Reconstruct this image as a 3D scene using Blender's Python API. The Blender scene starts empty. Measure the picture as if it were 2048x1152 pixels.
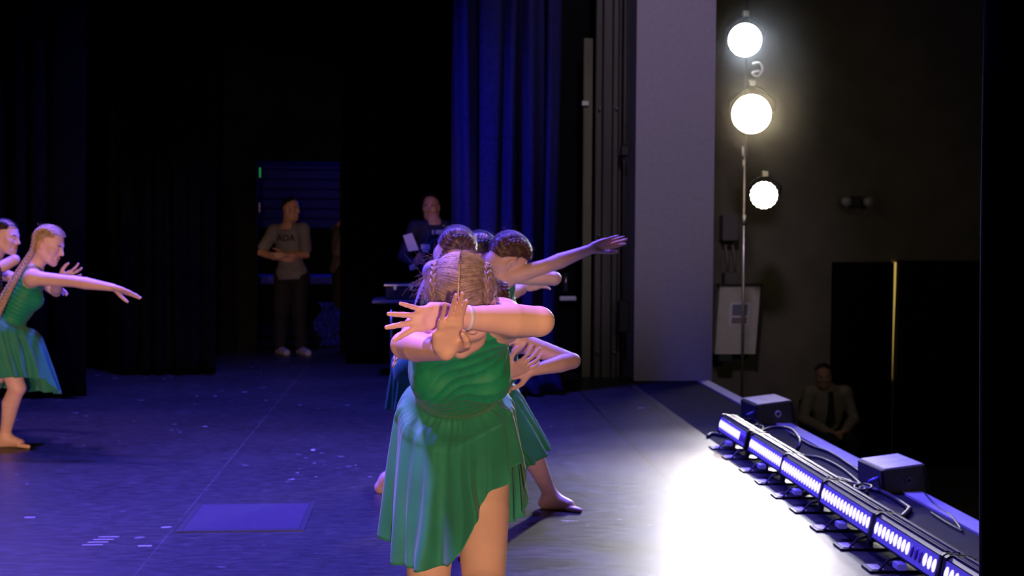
import bpy, math, random
import numpy as np
from mathutils import Vector, Matrix
random.seed(7); rng = np.random.default_rng(7)
SC = bpy.context.scene
COL = SC.collection

# ------------------------------------------------------------------ camera
FPX = 2600.0; EYE = 1.4
YAW = math.atan(184/FPX); PITCH = math.atan(115/FPX); ROLL = 0.005
fw = np.array([math.sin(YAW)*math.cos(PITCH), math.cos(YAW)*math.cos(PITCH), -math.sin(PITCH)])
rt = np.cross(fw, [0, 0, 1.0]); rt /= np.linalg.norm(rt); up = np.cross(rt, fw)
c_, s_ = math.cos(ROLL), math.sin(ROLL)
rt, up = c_*rt+s_*up, c_*up-s_*rt
CAMP = np.array([0, 0, EYE])
def P(x, y, d):                      # photo pixel + depth -> world
    return CAMP+fw*d+rt*((x-1024)/FPX*d)+up*(-(y-576)/FPX*d)
def G(x, y, z=0.0):                  # photo pixel -> point at height z
    v = P(x, y, 1.0)-CAMP
    return CAMP+v*((z-EYE)/v[2])
cd = bpy.data.cameras.new('camera'); cam = bpy.data.objects.new('camera', cd); COL.objects.link(cam)
cd.sensor_width = 36; cd.lens = FPX*36/2048; cd.clip_start = 0.05; cd.clip_end = 200
M = Matrix(((rt[0], up[0], -fw[0], CAMP[0]), (rt[1], up[1], -fw[1], CAMP[1]), (rt[2], up[2], -fw[2], CAMP[2]), (0, 0, 0, 1)))
cam.matrix_world = M
cd.dof.use_dof = True; cd.dof.focus_distance = 3.0; cd.dof.aperture_fstop = 7.0
SC.camera = cam
# ------------------------------------------------------------------ light
SC.view_settings.view_transform = 'Standard'; SC.view_settings.look = 'None'
SC.view_settings.exposure = 0.0; SC.view_settings.gamma = 1.0
try: SC.view_settings.use_curve_mapping = False
except Exception: pass
w = bpy.data.worlds.new('world'); SC.world = w; w.use_nodes = True
w.node_tree.nodes['Background'].inputs[0].default_value = (0.35, 0.3, 0.9, 1)
w.node_tree.nodes['Background'].inputs[1].default_value = 0.0015
def spot(name, loc, tgt, col, watt, ang, blend=0.5, r=0.1):
    l = bpy.data.lights.new(name, 'SPOT'); l.color = col; l.energy = watt; l.spot_size = math.radians(ang); l.spot_blend = blend; l.shadow_soft_size = r
    o = bpy.data.objects.new(name, l); COL.objects.link(o); o.location = loc
    o.rotation_euler = (Vector(tgt)-Vector(loc)).to_track_quat('-Z', 'Y').to_euler()
    return o
# overhead rig, blue / violet
spot('rig_light_blue', (-3.4, 8.8, 5.5), (-0.4, 5.2, 0.6), (0.10, 0.07, 1.0), 3800, 75, 0.9, 0.25)
spot('rig_light_violet', (-1.0, 4.3, 5.2), (0.15, 3.2, 0.9), (0.42, 0.20, 1.0), 2600, 36, 0.9, 0.25)
spot('rig_light_blue', (-0.8, 9.4, 5.5), (-1.2, 9.2, 0.0), (0.08, 0.07, 1.0), 3200, 100, 0.9, 0.25)
spot('rig_light_violet', (-3.6, 9.8, 5.2), (-2.6, 8.0, 0.8), (0.34, 0.18, 1.0), 1100, 60, 0.8, 0.25)
spot('rig_light_violet', (0.9, 8.6, 5.2), (0.9, 7.0, 0.3), (0.20, 0.15, 1.0), 1700, 75, 0.9, 0.25)
spot('rig_light_blue', (2.5, 7.5, 4.6), (2.35, 7.2, 0.0), (0.10, 0.08, 1.0), 800, 48, 0.7, 0.2)
spot('rig_light_purple', (1.6, 7.0, 5.5), (1.9, 12.2, 2.6), (0.72, 0.58, 0.98), 420, 40, 0.7, 0.25)
# amber side boom in the camera's wing
spot('boom_light_amber', (0.25, -5.0, 1.5), (-1.0, 6.5, 0.85), (1.0, 0.56, 0.33), 1900, 19, 0.35, 0.10)
spot('boom_light_amber', (-1.0, -6.2, 1.3), (-2.5, 8.3, 0.85), (1.0, 0.52, 0.27), 2200, 9, 0.4, 0.10)  # second amber spot, added to warm the left dancer
spot('house_fill', (5.8, 1.5, 3.6), (3.0, 10.5, 0.2), (1.0, 0.86, 0.62), 150, 60, 0.9, 0.20)  # added warm fill for the speakers, steelwork and seated man
# lights near the auditorium side wall
LAMP = [P(1490, 80, 13.0), P(1503, 228, 13.0), P(1528, 390, 13.0)]
TG = (-0.6, 2.0, 0.4)
for p, c, e in zip(LAMP, [(0.80, 0.85, 1), (1, 0.90, 0.80), (0.95, 0.92, 0.95)], [640, 720, 400]):
    q = p+(np.array(TG)-p)/np.linalg.norm(np.array(TG)-p)*0.22
    spot('lamp_beam', q, TG, c, e, 37, 0.35, 0.12)
l = bpy.data.lights.new('lamp_spill', 'POINT'); l.color = (1, 0.72, 0.36); l.energy = 3; l.shadow_soft_size = 0.2
o = bpy.data.objects.new('lamp_spill', l); COL.objects.link(o); o.location = LAMP[1]+np.array([0.05, 0.35, 0.1])

# ------------------------------------------------------------------ materials
def mat(name, col, rough=0.6, metal=0.0, emit=None, estr=0.0, sss=0.0, spec=0.5, noise=None, sheen=0.0, transl=0.0, bump=None):
    m = bpy.data.materials.new(name); m.use_nodes = True; nt = m.node_tree; b = nt.nodes['Principled BSDF']
    b.inputs['Base Color'].default_value = (*col, 1); b.inputs['Roughness'].default_value = rough; b.inputs['Metallic'].default_value = metal
    b.inputs['Specular IOR Level'].default_value = spec
    if sss:
        b.inputs['Subsurface Weight'].default_value = sss; b.inputs['Subsurface Radius'].default_value = (1, 0.35, 0.2); b.inputs['Subsurface Scale'].default_value = 0.012
    if sheen: b.inputs['Sheen Weight'].default_value = sheen
    if emit: b.inputs['Emission Color'].default_value = (*emit, 1); b.inputs['Emission Strength'].default_value = estr
    if noise or bump:
        tc = nt.nodes.new('ShaderNodeTexCoord'); mp = nt.nodes.new('ShaderNodeMapping'); nt.links.new(tc.outputs['Object'], mp.inputs[0])
    if noise:
        sc, amt = noise[0], noise[1]
        if len(noise) > 2: mp.inputs['Scale'].default_value = noise[2]
        nz = nt.nodes.new('ShaderNodeTexNoise'); nz.inputs['Scale'].default_value = sc; nz.inputs['Detail'].default_value = 5; nt.links.new(mp.outputs[0], nz.inputs['Vector'])
        rp = nt.nodes.new('ShaderNodeValToRGB'); rp.color_ramp.elements[0].position = 0.3; rp.color_ramp.elements[1].position = 0.7
        rp.color_ramp.elements[0].color = tuple(max(0, v*(1-amt)) for v in col)+(1,); rp.color_ramp.elements[1].color = tuple(min(1, v*(1+amt)) for v in col)+(1,)
        nt.links.new(nz.outputs['Fac'], rp.inputs[0]); nt.links.new(rp.outputs[0], b.inputs['Base Color'])
    if bump:
        nb = nt.nodes.new('ShaderNodeTexNoise'); nb.inputs['Scale'].default_value = bump[0]; nb.inputs['Detail'].default_value = 3; nt.links.new(mp.outputs[0], nb.inputs['Vector'])
        bp = nt.nodes.new('ShaderNodeBump'); bp.inputs['Strength'].default_value = bump[1]; bp.inputs['Distance'].default_value = bump[2]
        nt.links.new(nb.outputs['Fac'], bp.inputs['Height']); nt.links.new(bp.outputs[0], b.inputs['Normal'])
    if transl:
        tr = nt.nodes.new('ShaderNodeBsdfTranslucent'); tr.inputs[0].default_value = (*col, 1)
        mx = nt.nodes.new('ShaderNodeMixShader'); mx.inputs[0].default_value = transl
        nt.links.new(b.outputs[0], mx.inputs[1]); nt.links.new(tr.outputs[0], mx.inputs[2]); nt.links.new(mx.outputs[0], nt.nodes['Material Output'].inputs[0])
    return m
SKIN = mat('skin', (0.84, 0.56, 0.45), 0.48, sss=0.25, noise=(14, 0.07), spec=0.4)
SKIN2 = mat('skin_tan', (0.50, 0.28, 0.19), 0.5, sss=0.1, noise=(14, 0.06))
LIPS = mat('lips', (0.55, 0.25, 0.21), 0.5)
EYEW = mat('eye_white', (0.8, 0.78, 0.75), 0.2)
IRIS = mat('iris', (0.05, 0.04, 0.03), 0.1)
BROW = mat('brow', (0.10, 0.06, 0.04), 0.8)
NAIL = mat('nail', (0.85, 0.55, 0.50), 0.2)
GREEN = mat('green_jersey', (0.006, 0.30, 0.13), 0.62, sheen=0.1, noise=(60, 0.12), bump=(400, 0.15, 0.001))
CHIFF = mat('green_chiffon', (0.035, 0.36, 0.22), 0.7, sheen=0.25, transl=0.25, noise=(9, 0.12))
LINING = mat('green_lining', (0.006, 0.22, 0.11), 0.7)
BLONDE = mat('dark_blonde_hair', (0.25, 0.19, 0.145), 0.5, noise=(70, 0.4))
BLONDE2 = mat('pale_blonde_hair', (0.52, 0.41, 0.30), 0.5, noise=(70, 0.3))
BROWN = mat('brown_hair', (0.09, 0.045, 0.025), 0.4, noise=(70, 0.4))
BLACKH = mat('black_hair', (0.015, 0.012, 0.012), 0.35, noise=(70, 0.3))
LBLOND = mat('light_blonde_hair', (0.50, 0.36, 0.20), 0.45, noise=(70, 0.3))
BLK = mat('black_metal', (0.012, 0.012, 0.013), 0.45, 0.2)
BLKP = mat('black_paint', (0.012, 0.012, 0.012), 0.75, noise=(8, 0.3))
VELV = mat('black_velvet', (0.0014, 0.0014, 0.0016), 0.95, spec=0.03, noise=(20, 0.3))
VELB = mat('blue_velvet', (0.012, 0.012, 0.06), 0.9, spec=.1, noise=(25, 0.25))
STEEL = mat('brushed_steel', (0.55, 0.53, 0.48), 0.3, 0.9)
WHITE = mat('white_plastic', (0.75, 0.74, 0.70), 0.5)

# ------------------------------------------------------------------ mesh helpers
def link(o, parent=None):
    COL.objects.link(o)
    if parent is not None:
        o.parent = parent; o.matrix_parent_inverse = Matrix.Translation(-Vector(parent.location))
    return o
def mk(name, V, Fq, m, parent=None, smooth=True, mats=None, fm=None):
    me = bpy.data.meshes.new(name); V = np.asarray(V, np.float32)
    if isinstance(Fq, np.ndarray):
        n, k = Fq.shape
        me.vertices.add(len(V)); me.vertices.foreach_set('co', V.ravel())
        me.loops.add(n*k); me.loops.foreach_set('vertex_index', Fq.astype(np.int32).ravel())
        me.polygons.add(n); me.polygons.foreach_set('loop_start', np.arange(0, n*k, k, dtype=np.int32))
        me.update(calc_edges=True)
    else:
        me.from_pydata(V.tolist(), [], Fq); me.update()
    for mm in (mats or [m]): me.materials.append(mm)
    if fm is not None: me.polygons.foreach_set('material_index', fm.astype(np.int32))
    if smooth: me.polygons.foreach_set('use_smooth', np.ones(len(me.polygons), bool))
    me.validate()
    o = bpy.data.objects.new(name, me)
    return link(o, parent)
def thing(name, label, cat, loc, group=None):
    o = bpy.data.objects.new(name, None); o.empty_display_size = 0.1; COL.objects.link(o); o.location = tuple(loc)
    o['label'] = label; o['category'] = cat
    if group: o['group'] = group
    return o
def tag(o, label, cat, group=None):
    o['label'] = label; o['category'] = cat
    if group: o['group'] = group
    return o
def struct(o): o['kind'] = 'structure'; return o
class MB:
    def __init__(s): s.V = []; s.F = []
    def box(s, lo, hi, bev=0.0):
        x0, y0, z0 = lo; x1, y1, z1 = hi
        if bev <= 0:
            n = len(s.V)
            s.V += [(x0,y0,z0),(x1,y0,z0),(x1,y1,z0),(x0,y1,z0),(x0,y0,z1),(x1,y0,z1),(x1,y1,z1),(x0,y1,z1)]
            s.F += [tuple(n+i for i in f) for f in [(0,3,2,1),(4,5,6,7),(0,1,5,4),(1,2,6,5),(2,3,7,6),(3,0,4,7)]]
            return s
        n = len(s.V); b = bev; idx = {}
        for i, X in enumerate((x0, x1)):
            for j, Y in enumerate((y0, y1)):
                for k, Z in enumerate((z0, z1)):
                    sx, sy, sz = (1, -1)[i], (1, -1)[j], (1, -1)[k]
                    idx[i,j,k] = len(s.V)
                    s.V += [(X, Y+sy*b, Z+sz*b), (X+sx*b, Y, Z+sz*b), (X+sx*b, Y+sy*b, Z)]
        q = lambda i,j,k,a: idx[i,j,k]+a
        for i in (0,1):
            s.F.append((q(i,0,0,0),q(i,1,0,0),q(i,1,1,0),q(i,0,1,0))); s.F.append((q(0,i,0,1),q(1,i,0,1),q(1,i,1,1),q(0,i,1,1))); s.F.append((q(0,0,i,2),q(1,0,i,2),q(1,1,i,2),q(0,1,i,2)))
        for i in (0,1):
            for j in (0,1):
                s.F.append((q(i,j,0,0),q(i,j,1,0),q(i,j,1,1),q(i,j,0,1)))
                s.F.append((q(i,0,j,0),q(i,1,j,0),q(i,1,j,2),q(i,0,j,2)))
                s.F.append((q(0,i,j,1),q(1,i,j,1),q(1,i,j,2),q(0,i,j,2)))
                for k in (0,1): s.F.append((q(i,j,k,0),q(i,j,k,1),q(i,j,k,2)))
        return s
    def tube(s, pts, r, n=10, cap=True, flat=1.0, nrm=None):
        V, F = tube(pts, r, n, cap); k = len(s.V); s.V += V.tolist(); s.F += [tuple(i+k for i in f) for f in F]; return s
    def disc(s, c, ax, r, h, n=24):
        c = np.array(c, float); ax = np.array(ax, float); ax /= np.linalg.norm(ax); return s.tube([c-ax*h/2, c+ax*h/2], r, n)
    def prism(s, poly, d):          # poly: list of 3D points, extruded by d
        n = len(s.V); k = len(poly); d = np.array(d)
        s.V += [tuple(p) for p in poly]+[tuple(np.array(p)+d) for p in poly]
        s.F += [tuple(n+i for i in range(k))[::-1], tuple(n+k+i for i in range(k))]
        s.F += [(n+i, n+(i+1) % k, n+k+(i+1) % k, n+k+i) for i in range(k)]
        return s
    def build(s, name, m, parent=None, smooth=False, recalc=True):
        o = mk(name, s.V, s.F, m, parent, smooth)
        if recalc:
            import bmesh
            bm = bmesh.new(); bm.from_mesh(o.data); bmesh.ops.recalc_face_normals(bm, faces=bm.faces); bm.to_mesh(o.data); bm.free()
        return o
def frames(pts):
    pts = np.asarray(pts, float); t = np.gradient(pts, axis=0); t /= np.linalg.norm(t, axis=1)[:, None]+1e-12
    a = np.array([0, 0, 1.0]) if abs(t[0][2]) < 0.9 else np.array([1.0, 0, 0])
    n = a-t[0]*(a@t[0]); n /= np.linalg.norm(n); N = [n]
    for i in range(1, len(pts)):
        n = N[-1]-t[i]*(N[-1]@t[i]); n /= np.linalg.norm(n)+1e-12; N.append(n)
    N = np.array(N); return t, N, np.cross(t, N)
def tube(pts, r, n=8, cap=True):
    pts = np.asarray(pts, float); m = len(pts); r = np.broadcast_to(np.asarray(r, float), (m,)); t, N, B = frames(pts)
    a = np.linspace(0, 2*np.pi, n, endpoint=False)
    V = (pts[:, None]+r[:, None, None]*(np.cos(a)[None, :, None]*N[:, None]+np.sin(a)[None, :, None]*B[:, None])).reshape(-1, 3)
    F = [(i*n+j, i*n+(j+1) % n, (i+1)*n+(j+1) % n, (i+1)*n+j) for i in range(m-1) for j in range(n)]
    if cap: F += [tuple(range(n))[::-1], tuple((m-1)*n+j for j in range(n))]
    return V, F
def spline(cp, n=40):
    cp = np.asarray(cp, float); m = len(cp); out = []
    q = np.vstack([2*cp[0]-cp[1], cp, 2*cp[-1]-cp[-2]])
    for u in np.linspace(0, m-1-1e-9, n):
        i = int(u); f = u-i; p0, p1, p2, p3 = q[i:i+4]
        out.append(0.5*((2*p1)+(-p0+p2)*f+(2*p0-5*p1+4*p2-p3)*f*f+(-p0+3*p1-3*p2+p3)*f**3))
    return np.array(out)
def strands(name, paths, r, m, parent):        # paths (N,K,3): thin three-sided hairs in one mesh
    N, K, _ = paths.shape; t = np.gradient(paths, axis=1); t /= np.linalg.norm(t, axis=2)[..., None]+1e-9
    a = np.array([0.31, 0.52, 0.79]); u = np.cross(t, a); u /= np.linalg.norm(u, axis=2)[..., None]+1e-9; v = np.cross(t, u)
    rr = np.asarray(r)*np.linspace(1, 0.5, K)[None, :, None]
    V = np.stack([paths+rr*(math.cos(q)*u+math.sin(q)*v) for q in (0, 2.094, 4.189)], 2).reshape(-1, 3)
    b = (np.arange(N)[:, None]*K+np.arange(K-1)[None])*3; F = []
    for j in range(3): F.append(np.stack([b+j, b+(j+1) % 3, b+3+(j+1) % 3, b+3+j], -1).reshape(-1, 4))
    return mk(name, V, np.concatenate(F), m, parent)

# ------------------------------------------------------------------ implicit surfaces
def nz(v): v = np.asarray(v, float); return v/(np.linalg.norm(v)+1e-12)
class Sdf:
    def __init__(s): s.pr = []
    def cone(s, a, b, ra, rb=None, k=0.02, sub=False):
        s.pr.append(('c', np.array(a, float), np.array(b, float), ra, ra if rb is None else rb, k, sub)); return s
    def ball(s, c, r, k=0.02, sub=False): return s.cone(c, np.array(c, float)+1e-5, r, r, k, sub)
    def ell(s, c, ax, rad, k=0.02, sub=False):    # ax rows = axes
        s.pr.append(('e', np.array(c, float), np.array(ax, float), np.array(rad, float), None, k, sub)); return s
    def eval(s, vox, infl=0.0, pad=0.03, disp=None, cut=None):
        lo = np.full(3, 1e9); hi = -lo
        bb = []
        for p in s.pr:
            if p[0] == 'c':
                r = max(p[3], p[4]); l = np.minimum(p[1], p[2])-r; h = np.maximum(p[1], p[2])+r
            else:
                e = np.sqrt(((p[2]*p[3][:, None])**2).sum(0)); l = p[1]-e; h = p[1]+e
            bb.append((l, h))
            if not p[6]: lo = np.minimum(lo, l); hi = np.maximum(hi, h)
        lo = lo-pad-infl; hi = hi+pad+infl
        n = np.ceil((hi-lo)/vox).astype(int)+1; A = np.full(n, 0.2, np.float32)
        for p, (l, h) in zip(s.pr, bb):
            m = p[5]+infl+0.02
            i0 = np.clip(np.floor((l-m-lo)/vox).astype(int), 0, n); i1 = np.clip(np.ceil((h+m-lo)/vox).astype(int)+1, 0, n)
            if (i1 <= i0).any(): continue
            X, Y, Z = [((np.arange(i0[q], i1[q])*vox+lo[q]).astype(np.float32)).reshape([-1 if q == w_ else 1 for w_ in range(3)]) for q in range(3)]
            if p[0] == 'c':
                a, ab = p[1], p[2]-p[1]; L = max(float(ab@ab), 1e-12)
                t = np.clip(((X-a[0])*ab[0]+(Y-a[1])*ab[1]+(Z-a[2])*ab[2])/L, 0, 1)
                d = np.sqrt((X-a[0]-t*ab[0])**2+(Y-a[1]-t*ab[1])**2+(Z-a[2]-t*ab[2])**2)-(p[3]+(p[4]-p[3])*t)
            else:
                c, ax, r = p[1], p[2], p[3]; k0 = 0; k1 = 0
                for q in range(3):
                    u = ((X-c[0])*ax[q][0]+(Y-c[1])*ax[q][1]+(Z-c[2])*ax[q][2])/r[q]; k0 = k0+u*u; k1 = k1+(u/r[q])**2
                k0 = np.sqrt(k0); k1 = np.sqrt(k1)+1e-6; d = k0*(k0-1)/k1
            S = (slice(i0[0], i1[0]), slice(i0[1], i1[1]), slice(i0[2], i1[2])); old = A[S]; k = p[5]
            if p[6]:
                d = -d; hh = np.clip(0.5-0.5*(old-d)/k, 0, 1)*1.0; A[S] = old*(1-hh)+d*hh+k*hh*(1-hh)
            else:
                hh = np.clip(0.5+0.5*(old-d)/k, 0, 1); A[S] = old*(1-hh)+d*hh-k*hh*(1-hh)
        if disp is not None or cut is not None:
            X, Y, Z = [((np.arange(n[q])*vox+lo[q]).astype(np.float32)).reshape([-1 if q == w_ else 1 for w_ in range(3)]) for q in range(3)]
            if disp is not None: A += disp(X, Y, Z).astype(np.float32)
            A -= infl
            if cut is not None: A = np.maximum(A, cut(X, Y, Z)).astype(np.float32)
        else: A -= infl
        return A, lo, vox
def nets(A, lo, vox):
    s = A < 0; n = np.array(A.shape); cnt = np.zeros(n-1, np.int8)
    for i in (0, 1):
        for j in (0, 1):
            for k in (0, 1): cnt += s[i:n[0]-1+i, j:n[1]-1+j, k:n[2]-1+k]
    I = np.argwhere((cnt > 0) & (cnt < 8)); vid = np.full(n-1, -1, np.int32); vid[tuple(I.T)] = np.arange(len(I)); del cnt
    acc = np.zeros((len(I), 3)); num = np.zeros(len(I))
    for ax in range(3):
        o1, o2 = [q for q in range(3) if q != ax]
        for a in (0, 1):
            for b in (0, 1):
                c0 = np.zeros(3, int); c0[o1] = a; c0[o2] = b; c1 = c0.copy(); c1[ax] = 1
                f0 = A[tuple((I+c0).T)]; f1 = A[tuple((I+c1).T)]; mk_ = (f0 < 0) != (f1 < 0)
                t = np.where(mk_, f0/np.where(mk_, f0-f1, 1), 0); p = np.tile(c0.astype(float), (len(I), 1)); p[:, ax] = t
                acc += p*mk_[:, None]; num += mk_
    V = lo+(I+acc/num[:, None])*vox; Q = []
    for ax in range(3):
        o1, o2 = [(1, 2), (2, 0), (0, 1)][ax]; n0 = n.copy(); n0[ax] -= 1
        sl0 = [slice(None)]*3; sl1 = [slice(None)]*3; sl0[ax] = slice(0, n[ax]-1); sl1[ax] = slice(1, n[ax])
        E = np.argwhere(s[tuple(sl0)] != s[tuple(sl1)])
        E = E[(E[:, o1] > 0) & (E[:, o2] > 0) & (E[:, o1] < n[o1]-1) & (E[:, o2] < n[o2]-1)]
        ins = s[tuple(E.T)]; d1 = np.zeros(3, int); d1[o1] = 1; d2 = np.zeros(3, int); d2[o2] = 1
        q = np.stack([vid[tuple((E-d1-d2).T)], vid[tuple((E-d2).T)], vid[tuple(E.T)], vid[tuple((E-d1).T)]], 1)
        q[~ins] = q[~ins][:, ::-1]; Q.append(q)
    return V, np.concatenate(Q)
def sample(F3, p):
    A, lo, vox = F3; q = (p-lo)/vox; n = np.array(A.shape); i = np.clip(np.floor(q).astype(int), 0, n-2); f = np.clip(q-i, 0, 1); r = 0
    for a in (0, 1):
        for b in (0, 1):
            for c in (0, 1):
                r = r+A[i[:, 0]+a, i[:, 1]+b, i[:, 2]+c]*(f[:, 0] if a else 1-f[:, 0])*(f[:, 1] if b else 1-f[:, 1])*(f[:, 2] if c else 1-f[:, 2])
    inside = ((q >= 0) & (q <= n-1)).all(1); return np.where(inside, r, 1.0)
def push_out(F3, V, gap, it=4):
    V = V.copy(); e = F3[2]
    for _ in range(it):
        d = sample(F3, V); m = d < gap
        if not m.any(): break
        p = V[m]; g = np.stack([sample(F3, p+np.eye(3)[q]*e)-sample(F3, p-np.eye(3)[q]*e) for q in range(3)], 1)
        L = np.linalg.norm(g, axis=1); ok = L > 1e-4; g[ok] /= L[ok][:, None]; g[~ok] = 0
        V[m] = p+g*np.minimum(gap-d[m], 0.03)[:, None]
    return V

# ------------------------------------------------------------------ people
FL = [(.088, .027, (.040, .023, .020), .0085), (.092, .009, (.044, .027, .021), .0087), (.087, -.010, (.040, .025, .020), .0083), (.078, -.027, (.031, .019, .018), .0074)]
def rot(v, ax, a):
    ax = nz(ax); return v*math.cos(a)+np.cross(ax, v)*math.sin(a)+ax*(ax@v)*(1-math.cos(a))
def hand(S, W, fd, pn, right=True, sz=1.0, curl=(15, 15, 18, 22), spread=(8, 2, -4, -10), tips=None, thumb=None, marks=None, thin=1.0):
    """W wrist, fd finger direction, pn palm normal"""
    fd = nz(fd); pn = nz(np.asarray(pn)-fd*(np.asarray(pn)@fd)); sd = np.cross(fd, pn) if right else np.cross(pn, fd)
    W = np.asarray(W, float); K = []
    for i, (l, s, ph, r) in enumerate(FL):
        r = r*thin
        b = W+fd*l*sz+sd*s*sz
        if tips is not None: b = np.asarray(tips[i][0], float)
        K.append(b); S.cone(W+sd*s*sz*.55+fd*.008, b, .0130*sz*thin**.4, .0100*sz*thin**.7, .010)
        if tips is not None:
            tp = np.asarray(tips[i][1], float); L = np.linalg.norm(tp-b); j = [b, b+(tp-b)*.45-pn*L*.035, b+(tp-b)*.74-pn*L*.02, tp]
            for q in range(3): S.cone(j[q], j[q+1], r*sz*(1.0-.07*q), r*sz*(.93-.09*q), .0022)
            if marks is not None: marks.append((tp, r*sz))
            continue
        a = -math.radians(spread[i]) if right else math.radians(spread[i]); d = rot(fd, pn, a); ax = np.cross(d, pn); p = b
        for q in range(3):
            d2 = rot(d, ax, math.radians(curl[i]*(q+.6))); e = p+d2*ph[q]*sz
            S.cone(p, e, r*sz*(1.0-.09*q), r*sz*(.93-.10*q), .004); p = e
    # web between the knuckles, heel and thenar pads
    for a, b in zip(K[:-1], K[1:]): S.cone(a-fd*.014*sz, b-fd*.014*sz, .0095*sz*thin**.6, .0095*sz*thin**.6, .006)
    S.cone(W+fd*.02*sz-sd*.020*sz+pn*.004, W+fd*.05*sz-sd*.024*sz+pn*.003, .014*sz, .012*sz, .012)
    if thumb is None:
        b = W+fd*.022*sz+sd*.022*sz+pn*.006*sz; d = nz(fd*.62+sd*.72+pn*.32); e = b+d*.042*sz; d2 = nz(fd*.85+sd*.45+pn*.3); f = e+d2*.032*sz; g = f+nz(fd*.95+sd*.25+pn*.3)*.024*sz
        T = [b, e, f, g]
    else: T = [np.asarray(t, float) for t in thumb]
    tn = thin**.6; S.cone(T[0], T[1], .0155*sz*tn, .0118*sz*tn, .012); S.cone(T[1], T[2], .0112*sz*tn, .0102*sz*tn, .002); S.cone(T[2], T[3], .0102*sz*tn, .0078*sz*tn, .002)
    return sd
def foot(S, A, t, s=1.0, bare=True, tip=0.0):
    t = nz([t[0], t[1], 0]); sd = np.cross(t, [0, 0, 1.0]); A = np.asarray(A, float); z0 = A[2]-.075*s
    at = lambda f, l, h: np.array([A[0], A[1], 0])+t*f*s+sd*l*s+np.array([0, 0, z0+h*s])
    S.cone(at(-.03, 0, .034), at(0, 0, .06), .030*s, .034*s, .03)
    S.cone(at(0, 0, .06), at(.10, .01, .032), .033*s, .024*s, .03); S.cone(at(0, 0, .045), at(.10, -.018, .026), .030*s, .020*s, .03)
    S.cone(at(-.03, 0, .028), at(.09, -.015, .022), .026*s, .020*s, .02)
    if bare:
        for i, (l, ln, r) in enumerate([(.026, .052, .0125), (.009, .050, .0095), (-.006, .045, .009), (-.019, .038, .0085), (-.031, .030, .008)]):
            S.cone(at(.105-.012*(i > 2), l, .018), at(.118+ln-.008*i, l*1.05, .011), r*s*1.1, r*s, .006)
    else:
        S.cone(at(.08, 0, .035), at(.17, 0, .03), .038*s, .032*s, .03); S.cone(at(-.04, 0, .03), at(.17, 0, .025), .034*s, .030*s, .03)
def head(S, C, f, u, s=1.0, neckto=None, male=False):
    f = nz(f); u = nz(np.asarray(u)-f*(np.asarray(u)@f)); l = np.cross(u, f); C = np.asarray(C, float)
    L = lambda x, y, z: C+(f*x+l*y+u*z)*s
    ax = [f, l, u]; E = lambda c, r, k, sub=False: S.ell(L(*c), ax, np.array(r)*s, k*s, sub)
    E((-.010, 0, .030), (.094, .075, .088), .02)
    E((.022, 0, -.030), (.066, .056, .078), .03)
    S.cone(L(.045, -.032, -.082), L(.068, 0, -.097), .018*s, .018*s, .025); S.cone(L(.045, .032, -.082), L(.068, 0, -.097), .018*s, .018*s, .025)
    S.cone(L(-.015, -.052, -.045), L(.05, -.035, -.082), .02*s, .018*s, .03); S.cone(L(-.015, .052, -.045), L(.05, .035, -.082), .02*s, .018*s, .03)
    for y in (-1, 1):
        S.ball(L(.055, y*.042, -.022), .024*s, .025*s)
        S.cone(L(.079, y*.012, .018), L(.068, y*.045, .020), .011*s, .009*s, .014)
        S.ball(L(.093, y*.031, .001), .013*s, .012*s, True)
        S.ball(L(.072, y*.031, .001), .0135*s, .003)
        E((-.008, y*.076, -.008), (.018, .009, .031), .006); S.ball(L(-.002, y*.088, -.006), .010*s, .006*s, True)
        S.ball(L(.090, y*.012, -.033), .008*s, .006*s)
    S.cone(L(.083, 0, .015), L(.104, 0, -.026), .0075*s, .0115*s, .010)
    S.cone(L(.086, -.018, -.058), L(.092, 0, -.055), .005*s, .0065*s, .006); S.cone(L(.086, .018, -.058), L(.092, 0, -.055), .005*s, .0065*s, .006)
    S.cone(L(.084, -.016, -.067), L(.088, .0, -.068), .006*s, .0075*s, .006); S.cone(L(.084, .016, -.067), L(.088, .0, -.068), .006*s, .0075*s, .006)
    if neckto is not None:
        r = .058 if male else .048
        S.cone(L(-.022, 0, -.055), neckto, r*s, (r+.004)*s, .04)
    marks = [('lip', L(.089, 0, -.062), ax, np.array([.014, .024, .0125])*s)]
    for y in (-1, 1):
        marks.append(('eye', L(.0855, y*.031, .001), ax, np.array([.004, .0105, .0052])*s)); marks.append(('iris', L(.0865, y*.031, .001), ax, np.array([.006, .0048, .0055])*s))
        marks.append(('brow', L(.082, y*.031, .022), ax, np.array([.02, .019, .0042])*s))
    return L, marks
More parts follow.
